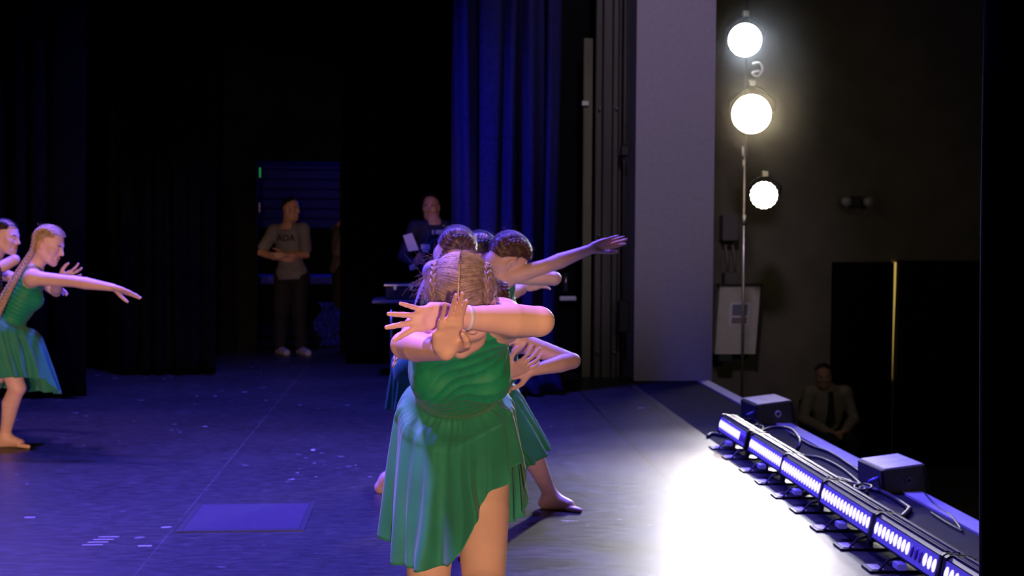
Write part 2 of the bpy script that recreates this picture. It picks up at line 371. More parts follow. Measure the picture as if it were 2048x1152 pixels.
class Person:
    def __init__(s, name, label, base, sc=1.0, vox=.004, skin=None, female=True, brow=None):
        s.t = thing(name, label, 'person', base); s.S = Sdf(); s.sc = sc; s.vox = vox; s.skin = skin or SKIN; s.fem = female; s.mk = []; s.Tr = Sdf()
        s.brow = brow or BROW; s.neck = .25
    def torso(s, shL, shR, pel, hipL, hipR, fwd=None):
        a = s.sc; shL, shR, pel = [np.asarray(v, float) for v in (shL, shR, pel)]; Mv = (shL+shR)/2; cu = nz(Mv-pel); cr = shR-shL; cr = nz(cr-cu*(cr@cu)); cf = np.cross(cu, cr)
        s.M, s.cu, s.cr, s.cf, s.pel = Mv, cu, cr, cf, pel; s.shL, s.shR = shL, shR
        w = max(.82, np.linalg.norm(shR-shL)/.34); wd = w if not s.fem else min(w, 1.1*a)
        hr = np.asarray(hipR)-np.asarray(hipL); hr = nz(hr-cu*(hr@cu)); hf = np.cross(cu, hr); H = np.linalg.norm(Mv-pel)
        m = Mv+cf*0; ax = [cr, cf, cu]
        for S in (s.S, s.Tr):
            S.ell(m-cu*.13*a, ax, np.array([.138*wd, .100*a, .165*a]), .05)
            S.cone(shL*.85+Mv*.15-cu*.012, shR*.85+Mv*.15-cu*.012, .046*a, .046*a, .05)
            mid = pel+cu*H*.45; S.ell(mid, ax, np.array([.112, .085, .13])*a*(1 if s.fem else 1.2), .06)
            S.ell(pel+cu*.01, [hr, hf, cu], np.array([.136, .098, .098])*a, .06)
            if s.fem:
                for y in (-1, 1): S.ball(m-cu*.135*a+cr*y*.064*a+cf*.072*a, .052*a, .035)
            for y in (-1, 1): S.ball(pel-cu*.045*a+hr*y*.062*a-hf*.030*a, .080*a, .05)
        nb = Mv+cu*.055*a-cf*.01
        s.nb = nb
        for sh in (shL, shR): s.S.cone(nb-cu*.02, sh+cu*.012, .042*a, .038*a, .04); s.Tr.cone(nb-cu*.02, sh*.8+Mv*.2+cu*.012, .042*a, .038*a, .04)
    def head(s, C, f, u=(0, 0, 1), hs=1.0):
        s.L, mk_ = head(s.S, C, f, u, hs, s.nb, not s.fem); s.mk += mk_; s.hC = np.asarray(C, float); s.hf = nz(f); s.hu = nz(np.asarray(u)-s.hf*(np.asarray(u)@s.hf)); s.hl = np.cross(s.hu, s.hf); s.hs = hs
    def arm(s, sh, el, wr, bulk=1.0):
        a = s.sc*bulk; sh, el, wr = [np.asarray(v, float) for v in (sh, el, wr)]; S = s.S
        S.ball(sh, .048*a, .035); m1 = sh+(el-sh)*.5; m2 = el+(wr-el)*.30; m3 = el+(wr-el)*.65
        S.cone(sh, m1, .047*a, .041*a, .02); S.cone(m1, el, .041*a, .0355*a, .003)
        S.cone(el, m2, .0355*a, .0385*a, .004); S.cone(m2, m3, .0385*a, .030*a, .002); S.cone(m3, wr, .030*a, .0235*a, .002)
        S.ball(el+nz(nz(el-sh)-nz(wr-el))*.010*a, .027*a, .012)
    def leg(s, hip, kn, an, back, bulk=1.0):
        a = s.sc*bulk; hip, kn, an, back = [np.asarray(v, float) for v in (hip, kn, an, back)]; S = s.S; back = nz(back)
        m1 = hip+(kn-hip)*.55; S.cone(hip, m1, .082*a, .070*a, .05); S.cone(m1, kn, .070*a, .051*a, .004); S.ball(kn-back*.008, .047*a, .015)
        c = kn+(an-kn)*.32+back*.014*a; m2 = kn+(an-kn)*.68+back*.004*a; S.cone(kn, c, .049*a, .054*a, .012); S.cone(c, m2, .054*a, .041*a, .003); S.cone(m2, an, .041*a, .033*a, .003)
    def finish(s, nails=()):
        A, lo, vx = s.S.eval(s.vox); s.F3 = (A, lo, vx); V, Q = nets(A, lo, vx)
        fm = np.zeros(len(Q), int); ctr = V[Q].mean(1)
        idx = {'lip': 1, 'eye': 2, 'iris': 3, 'brow': 4, 'nail': 5}
        for kd, c, ax, r in s.mk+list(nails):
            d = ctr-c; q = sum(((d@np.asarray(ax[i]))/r[i])**2 for i in range(3)); fm[q < 1] = idx[kd]
        return mk('body', V, Q, None, s.t, mats=[s.skin, LIPS, EYEW, IRIS, s.brow, NAIL], fm=fm)
    def garment(s, name, m, cut, infl=.006, disp=None, S=None, vox=None, part=None):
        A, lo, vx = (S or s.Tr).eval(vox or s.vox, infl, .02, disp, cut); V, Q = nets(A, lo, vx)
        if s.F3 is not None: pass
        return mk(name, V, Q, m, part or s.t)
    def uvw(s, X, Y, Z):
        d = (X-s.M[0], Y-s.M[1], Z-s.M[2]); dot = lambda a: d[0]*a[0]+d[1]*a[1]+d[2]*a[2]
        return dot(s.cr), dot(s.cu), dot(s.cf)
    def bodice(s, strap=1, low=-.36, m=None, infl=.006):
        """one-shoulder bodice; strap=+1 on her right, -1 on her left"""
        def g(X, Y, Z):
            u, v, w = s.uvw(X, Y, Z); u = u*strap/s.sc; v = v/s.sc
            xs = [-.2, -.13, -.07, -.02, .012, .026, .036, .070, .086, .104, .13, .2]; ys = [-.075, -.070, -.030, -.022, -.030, .02, .2, .2, .06, -.01, -.065, -.09]
            lim = sum(np.interp(u+e, xs, ys) for e in (-.006, -.003, 0, .003, .006))/5; sl = (np.interp(u+.006, xs, ys)-np.interp(u-.006, xs, ys))/.012
            return np.maximum((v-lim-s.neck*np.clip(w, 0, .15))/np.sqrt(1+sl*sl)*.8, low-v)*s.sc
        def dsp(X, Y, Z):
            u, v, w = s.uvw(X, Y, Z); u = u*strap; ph = (v*.8-u*.55)*270+(u+.05)**2*500+np.sin(u*26+v*14)*1.2+w*10
            a = .0030*np.clip((v-low*s.sc-.05)*14, 0, 1)
            return a*np.abs(np.sin(ph*.5))*np.sign(1)
        return s.garment('bodice', m or GREEN, g, infl, dsp)
    def skirt(s, wc, a0, b0, R1, lens, shift=(0, 0), m=None, name='skirt', n1=360, n2=56, down=(0, 0, -1), push=.008, amp=.014, seed=0, hf=None, p=.75, gap=.006, hipk=1.0):
        """lens: list of (angle deg, length); angle 0 = her front, 90 = her right"""
        R = np.random.default_rng(seed); th = np.linspace(0, 2*np.pi, n1, endpoint=False); deg = np.degrees(th)
        la = np.array(sorted(lens)); L = np.interp(deg, np.r_[la[:, 0]-360, la[:, 0], la[:, 0]+360], np.tile(la[:, 1], 3))
        f = np.array([s.cf[0], s.cf[1], 0]); f = nz(f) if hf is None else nz(hf); r = np.cross(f, [0, 0, 1.0]); wc = np.asarray(wc, float)
        f0 = s.cf; r0 = s.cr
        wave = sum(R.uniform(.5, 1)*np.sin(k*th+R.uniform(0, 6.28)) for k in (7, 11, 16, 21))/2.2
        wave = np.sign(wave)*np.abs(wave)**.8
        wave2 = sum(R.uniform(.5, 1)*np.sin(k*th+R.uniform(0, 6.28)) for k in (4, 6, 9))/1.6
        gath = np.sin(42*th+2*np.sin(5*th)); hip = s.pel-wc; hip = np.array([hip[0], hip[1], 0])
        V = []
        for i in range(n2):
            q = i/(n2-1); e = q**p; h = min(1, e/.35)
            dr = amp*(.1+q)*wave*1.6+amp*1.3*q*wave2+.0024*gath*math.exp(-q*7)
            wob = .05*q*np.sin(5*th+q*3+seed)+.02*q*np.sin(13*th+q*9)
            aa = np.interp(e, [0, .3, 1], [a0, max(a0, R1[0]*.86), R1[0]])+dr; bb = np.interp(e, [0, .3, 1], [b0, max(b0, R1[1]*.84), R1[1]])+dr; t2 = th+wob
            fh = math.hypot(f0[0], f0[1])*(1-h)+h
            pt = wc+f*(np.cos(t2)*bb*fh)[:, None]+r*(np.sin(t2)*aa)[:, None]+np.array(down)*(L*q)[:, None]
            pt[:, 2] += (np.cos(t2)*b0*f0[2]+np.sin(t2)*a0*r0[2])*(1-q)
            pt = pt+(f*shift[0]+r*shift[1])*e+hip*h*hipk
            V.append(pt)
        V = np.concatenate(V); k = int(n2*.14); g_ = np.repeat(np.linspace(1, 0, k), n1)
        for _ in range(3):
            T_ = V[:k*n1]; d = sample(s.F3, T_); gr = np.stack([sample(s.F3, T_+np.eye(3)[q]*.004)-sample(s.F3, T_-np.eye(3)[q]*.004) for q in range(3)], 1)
            Lg = np.linalg.norm(gr, axis=1); ok = (Lg > 1e-4) & (d < .06); V[:k*n1][ok] -= (gr[ok]/Lg[ok][:, None])*((d[ok]-.003)*g_[ok])[:, None]
        V = push_out(s.F3, V, gap); j = np.arange(n1); F = []
        for i in range(n2-1): F.append(np.stack([i*n1+j, (i+1)*n1+j, (i+1)*n1+(j+1) % n1, i*n1+(j+1) % n1], 1))
        o = mk(name, V, np.concatenate(F), m or CHIFF, s.t); md = o.modifiers.new('sol', 'SOLIDIFY'); md.thickness = .0014; md.offset = 1
        return o
    # ---- hair
    def hp(s, phi, beta, off=.0):
        """point on the skull: phi over the top from the forehead, beta sideways"""
        cx, cz = -.010, .030; rx, ry, rz = .094+off, .075+off, .088+off
        x = np.cos(phi)*np.cos(beta)*rx+cx; y = np.sin(beta)*ry; z = np.sin(phi)*np.cos(beta)*rz+cz
        return s.hC+(x[..., None]*s.hf+y[..., None]*s.hl+z[..., None]*s.hu)*s.hs
    def hair(s, m, n=700, braids=((1, None), (-1, None)), fly=60, r=.0007, part=True, bw=1.0, off=.006, m2=None):
        D = math.radians; bm_phi = [20, 45, 70, 90, 110, 150, 205, 225, 236]; bm_b = [50, 72, 86, 95, 99, 92, 84, 72, 54]
        nphi, nb = 90, 80; ph = np.linspace(D(28), D(234), nphi); V = []; F = []
        h = None
        for sd in (1, -1):
            k = len(V)*0+sum(len(v) for v in V); q = np.linspace(0, 1, nb)[None]; bmx = np.interp(np.degrees(ph), bm_phi, bm_b)[:, None]
            b0 = 1.1 if part else 0; B = np.radians(b0+(bmx-b0)*q); PH = np.repeat(ph[:, None], nb, 1)
            edge = np.minimum(1, np.minimum(q*9+.25, (1-q)*7+.1)); e2 = np.minimum(1, np.minimum(np.linspace(0, 1, nphi)*8+.1, np.linspace(1, 0, nphi)*8+.1))[:, None]
            o = (off+.0007*np.sin(PH*90+np.sin(q*9)*2.0)+.0004*np.sin(PH*173+q*5))*edge*e2
            groove = np.exp(-((np.degrees(B)-46)/7)**2)*.003
            V.append(s.hp(PH, sd*B, 0) if False else s.hpo(PH, sd*B, o-groove)); i = np.arange(nphi-1)[:, None]*nb+np.arange(nb-1)[None]
            f4 = np.stack([i, i+1, i+nb+1, i+nb], -1).reshape(-1, 4)+k; F.append(f4 if sd > 0 else f4[:, ::-1])
        h = mk('hair', np.concatenate([v.reshape(-1, 3) for v in V]), np.concatenate(F), m, s.t)
        md = h.modifiers.new('sol', 'SOLIDIFY'); md.thickness = .002; md.offset = 0
        # combed strands: part to braid, hairline to braid
        K = 9; N = n; tt = np.linspace(0, 1, K)[None]
        sd = rng.choice([-1, 1], N)[:, None]; p0 = D(30)+rng.random((N, 1))*D(190); kind = rng.random((N, 1)) < .5
        bmx = np.interp(np.degrees(p0), bm_phi, bm_b); bA = np.where(kind, 1.5+rng.random((N, 1))*2, bmx-2-rng.random((N, 1))*4); bB = 46+rng.normal(0, 2, (N, 1))
        B = D(1)*(bA+(bB-bA)*tt); PH = p0+D(16)*tt**1.5+D(1)*rng.normal(0, 1.5, (N, 1))*tt
        o = off+.0005+.0022*np.sin(np.pi*np.clip(tt, 0, 1))+rng.random((N, 1))*.0015-.002*(tt > .9)
        PT = s.hpo(PH, sd*B, o); c2 = int(N*.4) if m2 else 0
        strands('hair_strands', PT[c2:], r*s.hs, m, h)
        if m2: strands('hair_strands', PT[:c2], r*s.hs, m2, h)
        # braids
        for sdn, tail in braids:
            pa = np.linspace(D(42), D(165), 26); base = s.hpo(pa, np.full(26, sdn*D(46)), np.full(26, off+.003))
            nrm = base-s.hC; path = base; ext = len(base)
            if tail is not None: path = np.vstack([base, spline(np.vstack([base[-1:], np.asarray(tail)]), 60)[1:]])
            seg = np.r_[0, np.cumsum(np.linalg.norm(np.diff(path, axis=0), axis=1))]; tot = seg[-1]; M_ = max(60, int(tot/.0035)); u = np.linspace(0, tot, M_)
            path = np.stack([np.interp(u, seg, path[:, q]) for q in range(3)], 1); tg = np.gradient(path, axis=0); tg /= np.linalg.norm(tg, axis=1)[:, None]+1e-9
            nv = path-s.hC; nv = nv-tg*(nv*tg).sum(1)[:, None]; nv /= np.linalg.norm(nv, axis=1)[:, None]+1e-9; bn = np.cross(tg, nv)
            taper = np.clip(np.minimum(u/.03+.4, (tot-u)/.08+.35), .3, 1)*(bw*s.hs); b = MB(); w0 = 2*np.pi/.034
            for j in range(3):
                a = u*w0*.5+j*2*np.pi/3
                b.tube(path+bn*(np.sin(a)*.0095*taper)[:, None]+nv*(np.sin(2*a)*.0042*taper)[:, None], .0066*taper, 8)
            b.build('braid', m, h, smooth=True, recalc=False)
        if fly:
            N = fly; sg = rng.choice([-1, 1], N)[:, None]; p0 = D(35)+rng.random((N, 1))*D(160); b0 = D(1)*(3+rng.random((N, 1))*80); K = 10; tt = np.linspace(0, 1, K)[None]
            PH = p0+rng.normal(0, .25, (N, 1))*tt; B = b0+rng.normal(0, .4, (N, 1))*tt; o = off+tt*rng.gamma(2, .0075, (N, 1))+.001*np.sin(tt*7+p0*20)*tt
            strands('flyaway_hairs', s.hpo(PH, sg*B, o), .0002, m, h)
        return h
    def hpo(s, PH, B, o):
        x = np.cos(PH)*np.cos(B)*(.094+o)-.010; y = np.sin(B)*(.075+o); z = np.sin(PH)*np.cos(B)*(.088+o)+.030
        return s.hC+(x[..., None]*s.hf+y[..., None]*s.hl+z[..., None]*s.hu)*s.hs

def knee(hip, an, bend, l1=.40, l2=.40):
    hip, an = np.asarray(hip, float), np.asarray(an, float); d = an-hip; D_ = min(np.linalg.norm(d), l1+l2-.002); u = nz(d)
    a = (l1*l1-l2*l2+D_*D_)/(2*D_); h = math.sqrt(max(l1*l1-a*a, 1e-6)); b = np.asarray(bend, float); b = nz(b-u*(b@u)); return hip+u*a+b*h
def elbow_ik(sh, wr, bend, l1=.27, l2=.24): return knee(sh, wr, bend, l1, l2)
def dancer(name, label, base, shL, shR, pel, hipd, anL, anR, toL, toR, bendk, hC, hf, hu, arms, sc=1.0, vox=.0045, hs=1.0, kn=None, group=None, skin=None, brow=None):
    p = Person(name, label, base, sc, vox, skin, brow=brow)
    if group: p.t['group'] = group
    hd = nz(hipd)*.085*sc; pel = np.asarray(pel, float); hL, hR = pel-hd-np.array([0, 0, .03]), pel+hd-np.array([0, 0, .03])
    p.torso(shL, shR, pel, hL, hR); p.head(hC, hf, hu, hs)
    kL = knee(hL, anL, bendk, .41*sc, .40*sc) if kn is None else kn[0]; kR = knee(hR, anR, bendk, .41*sc, .40*sc) if kn is None else kn[1]
    p.leg(hL, kL, anL, -np.asarray(bendk, float)); p.leg(hR, kR, anR, -np.asarray(bendk, float)); foot(p.S, anL, toL, sc); foot(p.S, anR, toR, sc)
    for (right, el, wr, fd, pn, kw) in arms:
        p.arm(shR if right else shL, el, wr); hand(p.S, wr, fd, pn, right, sc, **kw)
    return p
def und(x, d, z=.075): g = P(x, 600, d); g[2] = z; return g
def grd(x, y, z=.075): g = G(x, y); g[2] = z; return g
TOW = -np.array([fw[0], fw[1], 0]); TOW = nz(TOW); RGT = nz([rt[0], rt[1], 0]); UPZ = np.array([0, 0, 1.0])
def W3(r, t, u): return nz(RGT*r+TOW*t+UPZ*u)       # right, toward the camera's side, up

#SET0
def atY(x, y, Y):                     # photo pixel -> point on the plane at depth Y across the stage
    v = P(x, y, 1.0)-CAMP; return CAMP+v*((Y-CAMP[1])/v[1])
def floor_mat():
    m = bpy.data.materials.new('stage_vinyl'); m.use_nodes = True; nt = m.node_tree; b = nt.nodes['Principled BSDF']; N = nt.nodes.new; Lk = nt.links.new
    tc = N('ShaderNodeTexCoord'); sx = N('ShaderNodeSeparateXYZ'); Lk(tc.outputs['Object'], sx.inputs[0])
    def noise(sc, scale, det=5, rough=.6):
        mp = N('ShaderNodeMapping'); mp.inputs['Scale'].default_value = scale; Lk(tc.outputs['Object'], mp.inputs[0])
        n = N('ShaderNodeTexNoise'); n.inputs['Scale'].default_value = sc; n.inputs['Detail'].default_value = det; n.inputs['Roughness'].default_value = rough; Lk(mp.outputs[0], n.inputs['Vector']); return n.outputs['Fac']
    def mth(op, a, bb=None, cl=False):
        n = N('ShaderNodeMath'); n.operation = op; n.use_clamp = cl
        for i, v in enumerate((a, bb)):
            if v is None: continue
            if isinstance(v, (int, float)): n.inputs[i].default_value = v
            else: Lk(v, n.inputs[i])
        return n.outputs[0]
    def ramp(v, lo, hi): return mth('DIVIDE', mth('SUBTRACT', v, lo), hi-lo, True)
    grain = noise(7.0, (1.3, 5, 1), 8, .75); blotch = noise(1.1, (1, 1.4, 1), 4)
    scuff = ramp(noise(8, (1.0, 5, 1), 9, .85), .54, .72); spots = ramp(noise(9, (1, 1.8, 1), 3, .5), .69, .70)
    clus = ramp(noise(.9, (1, 1, 1), 2), .5, .62); spots = mth('MULTIPLY', spots, clus)
    def line(x0, w_): return mth('LESS_THAN', mth('ABSOLUTE', mth('SUBTRACT', sx.outputs[0], x0)), w_)
    brk = ramp(noise(2.2, (.5, 2.5, 1), 6, .8), .40, .5)
    lt = mth('MULTIPLY', line(-1.15, .0035), brk); dk = mth('ADD', line(1.39, .008), line(1.878, .009), True)
    base = mth('ADD', mth('MULTIPLY', grain, .075), mth('MULTIPLY', blotch, .035)); base = mth('SUBTRACT', base, .028)
    base = mth('ADD', base, mth('MULTIPLY', scuff, .09)); base = mth('ADD', base, mth('MULTIPLY', spots, .45)); base = mth('ADD', base, mth('MULTIPLY', lt, .05))
    base = mth('MULTIPLY', base, mth('SUBTRACT', 1.0, mth('MULTIPLY', dk, .8)))
    cb = N('ShaderNodeCombineColor'); [Lk(base, cb.inputs[i]) for i in range(3)]; Lk(cb.outputs[0], b.inputs['Base Color'])
    rg = mth('ADD', mth('MULTIPLY', grain, .30), .24); rg = mth('ADD', rg, mth('MULTIPLY', scuff, .15)); Lk(rg, b.inputs['Roughness'])
    b.inputs['Specular IOR Level'].default_value = .55
    bp = N('ShaderNodeBump'); bp.inputs['Strength'].default_value = .25; bp.inputs['Distance'].default_value = .002; Lk(grain, bp.inputs['Height']); Lk(bp.outputs[0], b.inputs['Normal'])
    return m
FLOORM = floor_mat()
APRON = mat('apron_paint', (0.013, 0.013, 0.02), 0.9, noise=(6, .35), spec=.12)
EDGE = mat('edge_strip_paint', (0.30, 0.29, 0.34), 0.6, noise=(5, .1))
PLAST = mat('proscenium_plaster', (0.34, 0.31, 0.33), 0.85, noise=(25, .06), bump=(180, .3, .004))
WALLM = mat('auditorium_wall_paint', (0.125, 0.112, 0.07), 0.9, noise=(3, .15))
BWALL = mat('black_wall_paint', (0.003, 0.003, 0.0033), 0.9, spec=.1, noise=(4, .3))
OLIVE = mat('weathered_batten', (0.12, 0.12, 0.055), 0.8, noise=(6, .25, (1, 1, .2)))
GALV = mat('galvanised_track', (0.065, 0.060, 0.038), 0.65, .1, noise=(8, .3, (1, 1, .1)))
HOUSE = mat('auditorium_floor_carpet', (0.015, 0.013, 0.012), .95, noise=(30, .3))
def sbox(name, lo, hi, m): return struct(MB().box(lo, hi).build(name, m))
# ---- shell
sbox('floor', (-9, -6.5, -.2), (1.955, 19.5, 0), FLOORM)
sbox('floor_apron', (1.955, -6.5, -.2), (2.70, 11.98, 0), APRON)
sbox('trim_1', (2.58, 0.5, 0.0), (2.69, 11.98, 0.012), EDGE)
sbox('wall_stage_front', (2.66, -6.5, -1.32), (2.699, 14.5, -.2), BWALL)
sbox('floor_auditorium', (2.66, -6.5, -1.45), (13, 14.6, -1.32), HOUSE)
sbox('wall_auditorium', (2.2, 14.6, -1.4), (13, 14.9, 7), WALLM)
sbox('wall_proscenium', (1.995, 12.0, -.0), (2.735, 14.6, 7), PLAST)
sbox('wall_back_right', (0.9, 12.75, 0), (1.995, 12.95, 7), BWALL)
for n_, lo, hi in [('wall_far_left', (-9, 14.9, 0), (-1.85, 15.1, 7)), ('wall_far_right', (-.91, 14.9, 0), (2.2, 15.1, 7)), ('wall_far_top', (-1.85, 14.9, 2.18), (-.91, 15.1, 7))]:
    sbox(n_, lo, hi, BWALL)
sbox('wall_upstage', (-9.2, -6.5, 0), (-9, 19.5, 7), BWALL)
sbox('wall_corridor', (-5, 19.3, 0), (3, 19.5, 4), BWALL)
for i, (x0, x1) in enumerate(((-1.90, -1.85), (-.91, -.86))): sbox('trim_%d' % (i+2), (x0, 14.86, 0), (x1, 14.9, 2.23), BWALL)
sbox('trim_4', (-1.90, 14.86, 2.18), (-.86, 14.9, 2.23), BWALL)
# roller panel beyond the doorway
t = thing('roller_shutter', 'dark blue slatted shutter seen through the doorway', 'shutter', (-1.4, 18.9, 1.4))
b = MB()
for k in range(12): b.box((-3.0, 18.88-.01*(k % 2), 1.42+k*.14), (.4, 18.95, 1.55+k*.14), .01)
b.build('slats', mat('shutter_paint', (.006, .008, .09), .6, spec=.1), t)
[MB().box((x_, 18.84, 0), (x_+.08, 18.98, 3.1), .01).build('guide_rail', BWALL, t) for x_ in (-3.08, .40)]
MB().box((-3.05, 18.85, 1.34), (.45, 18.97, 1.42), .01).build('bottom_rail', BWALL, t)
# ---- curtains
def drape(name, x0, x1, Y, z0, z1, m, folds, depth, seed=0, label='', pool=0.0, nx=None, along='x', gather=0):
    R = np.random.default_rng(seed); nx = nx or int(folds*24); nzv = 60; u = np.linspace(0, 1, nx)
    ph = folds*2*np.pi*(u+.02*np.sin(u*17+seed)+.012*np.sin(u*41)); V = []; V2 = []
    for k in range(nzv):
        q = k/(nzv-1); z = z1+(z0-z1)*q; a = depth*(1+.25*np.sin(3*q+u*9))*(1-.2*q)
        off = a*np.sin(ph+.25*np.sin(q*4+u*6))+a*.25*np.sin(2.3*ph+1+q)
        x = x0+(x1-x0)*u+.25*(x1-x0)/folds*np.cos(ph)*.5+.015*np.sin(q*7+u*11)
        if pool and z < pool:
            e = (pool-z)/pool; off = off*(1+1.5*e)+.05*e*np.sin(u*60+q*90); x = x+.08*e*np.sin(u*33+z*50); z = max(z, .012)*(1-.35*e)+.02*e*(1+np.sin(u*47))
            z = np.maximum(z, .012)
        zz = np.broadcast_to(z, u.shape)
        V.append(np.stack([x, Y+off, zz], 1) if along == 'x' else np.stack([Y+off, x, zz], 1))
    V = np.concatenate(V); i = np.arange(nzv-1)[:, None]*nx+np.arange(nx-1)[None]
    o = mk(name, V, np.stack([i, i+1, i+nx+1, i+nx], -1).reshape(-1, 4), m); md = o.modifiers.new('s', 'SOLIDIFY'); md.thickness = .006
    return tag(o, label, 'curtain')
drape('stage_curtain', .26, 1.16, 11.05, .02, 6.5, VELB, 5, .10, 3, 'deep blue stage curtain hanging behind the bent dancers', pool=.35)
drape('stage_curtain', -7.5, -2.75, 10.9, .02, 6.5, VELV, 22, .07, 5, 'wide black masking curtain far left behind the pair of dancers')
drape('stage_curtain', -2.9, -1.95, 12.6, .02, 6.5, VELV, 6, .07, 6, 'black masking curtain just left of the lit doorway')
drape('stage_curtain', -.80, .25, 13.6, .02, 6.5, VELV, 7, .06, 7, 'black masking curtain behind the man in dark polo shirt')
ex = P(1936, 576, 2.3)
drape('stage_curtain', ex[0]+.04, ex[0]+1.5, ex[1], .02, 5.0, VELV, 7, .06, 8, 'black wing curtain filling the right edge of the picture')
# ---- steelwork beside the proscenium
def vbox(name, x0, x1, Y, D, z0, z1, m, label, cat, parent=None, bev=.006):
    o = MB().box((x0, Y, z0), (x1, Y+D, z1), bev).build(name, m, parent); return tag(o, label, cat) if label else o
a = atY(1163, 752, 12.3)[0]; a2 = atY(1181, 752, 12.3)[0]
t = thing('wall_batten', 'tall weathered grey-green batten left of the steel track', 'batten', (a, 12.3, 0))
vbox('plank', a, a2, 12.3, .05, 0, 3.22, OLIVE, None, None, t)
MB().box((a-.02, 12.27, 2.58), (a+.05, 12.30, 2.63), .005).build('bracket', STEEL, t)
a = atY(1188, 752, 12.2)[0]; a2 = atY(1240, 752, 12.2)[0]
t = thing('curtain_track_column', 'riveted steel column standing between batten and pale wall', 'column', (a, 12.2, 0))
wd = a2-a
for n_, f0, f1, dy in (('channel', 0, .25, .03), ('channel', .27, .62, 0), ('channel', .66, .86, .02), ('channel', .9, 1, .05)):
    MB().box((a+wd*f0, 12.2+dy, 0), (a+wd*f1, 12.3+dy, 6.5), .008).build(n_, GALV, t)
for z in (.25, 1.36, 2.55, 3.7):
    for f in (.14, .78): MB().disc((a+wd*f, 12.2, z), (0, 1, 0), .012, .03, 12).build('bolt', STEEL, t, True)
t = thing('conduit', 'thin grey conduit with switch boxes running down beside the pale wall', 'pipe', (atY(1245, 752, 12.1)[0], 12.1, 0)); cx = atY(1245, 752, 12.1)[0]
MB().tube([(cx, 12.12, 0), (cx, 12.12, 6.5)], .009, 8).build('pipe', GALV, t, True)
MB().box((cx-.04, 12.06, 2.1), (cx+.04, 12.14, 2.2), .01).build('switch_box', BLK, t); MB().box((cx-.05, 12.04, .45), (cx+.05, 12.14, .75), .01).build('switch_box', BLK, t)
struct(vbox('wall_gap_masking', 1.90, 1.995, 12.35, .05, 0, 7, BLKP, None, None, None, 0))
# push bar + pull on the black door
t = thing('door_hardware', 'pale push bar and upright handle on the black door behind the curtain', 'door handle', atY(1136, 597, 12.7))
p0, p1 = atY(1119, 597, 12.70), atY(1152, 597, 12.70); MB().box((p0[0], 12.66, p0[2]-.022), (p1[0], 12.72, p0[2]+.022), .008).build('push_bar', WHITE, t)
p0, p1 = atY(1131, 553, 12.70), atY(1131, 580, 12.70); MB().tube([p1+[0, -.03, 0], p0+[0, -.03, 0]], .008, 8).build('pull_handle', STEEL, t, True); MB().box((p0[0]-.03, 12.71, p1[2]-.03), (p0[0]+.03, 12.74, p0[2]+.03), .004).build('backplate', BLK, t)
t = thing('pull_cord', 'thin pull cord with a pale end hanging left of the batten', 'cord', atY(1107, 303, 12.4)); p0 = atY(1107, 303, 12.4)
MB().tube([(p0[0], 12.4, p0[2]), (p0[0], 12.4, 6.5)], .004, 6).build('cord', BLKP, t, True)
MB().tube([p0+[0, 0, -.04], p0+[0, 0, .0], p0+[0, 0, .05]], [.010, .014, .008], 10).build('cord_end', WHITE, t, True)
# ---- floor hatch
t = thing('floor_hatch', 'smooth rectangular hatch plate set into the stage floor', 'hatch', (-.83, 6.34, 0))
MB().box((-1.10, 6.06, .0), (-.56, 6.62, .006), .003).build('plate', mat('hatch_metal', (.10, .085, .13), .33, .25, noise=(20, .2, (1, 8, 1))), t)
b = MB()
for lo, hi in [((-1.125, 6.035), (-.535, 6.06)), ((-1.125, 6.62), (-.535, 6.645)), ((-1.125, 6.06), (-1.10, 6.62)), ((-.56, 6.06), (-.535, 6.62))]: b.box((*lo, 0), (*hi, .005))
b.build('frame', mat('hatch_frame', (.06, .06, .07), .4, .3), t)
# ---- tape marks on the vinyl
TAPE = mat('white_tape', (.40, .39, .42), .6)
for i, (px, py, w1, w2, lb) in enumerate([(60, 1035, .05, .02, 'torn white tape scrap left of the dancers\' foot shadow near the left edge'), (185, 1090, .09, .012, 'row of thin white tape strips low at the left of the floor'), (626, 900, .025, .05, 'small white tape mark beyond the hatch toward the dancers'), (290, 1092, .06, .02, 'white tape scrap between the tape strips and the hatch')]):
    g = G(px, py)
    b = MB()
    for k in range(4 if i == 1 else 1): b.box((g[0]-w1/2+k*.012, g[1]-w2/2+k*.05, .0), (g[0]+w1/2+k*.012, g[1]+w2/2+k*.05, .0012))
    o = tag(b.build('tape_mark', TAPE), lb, 'tape')

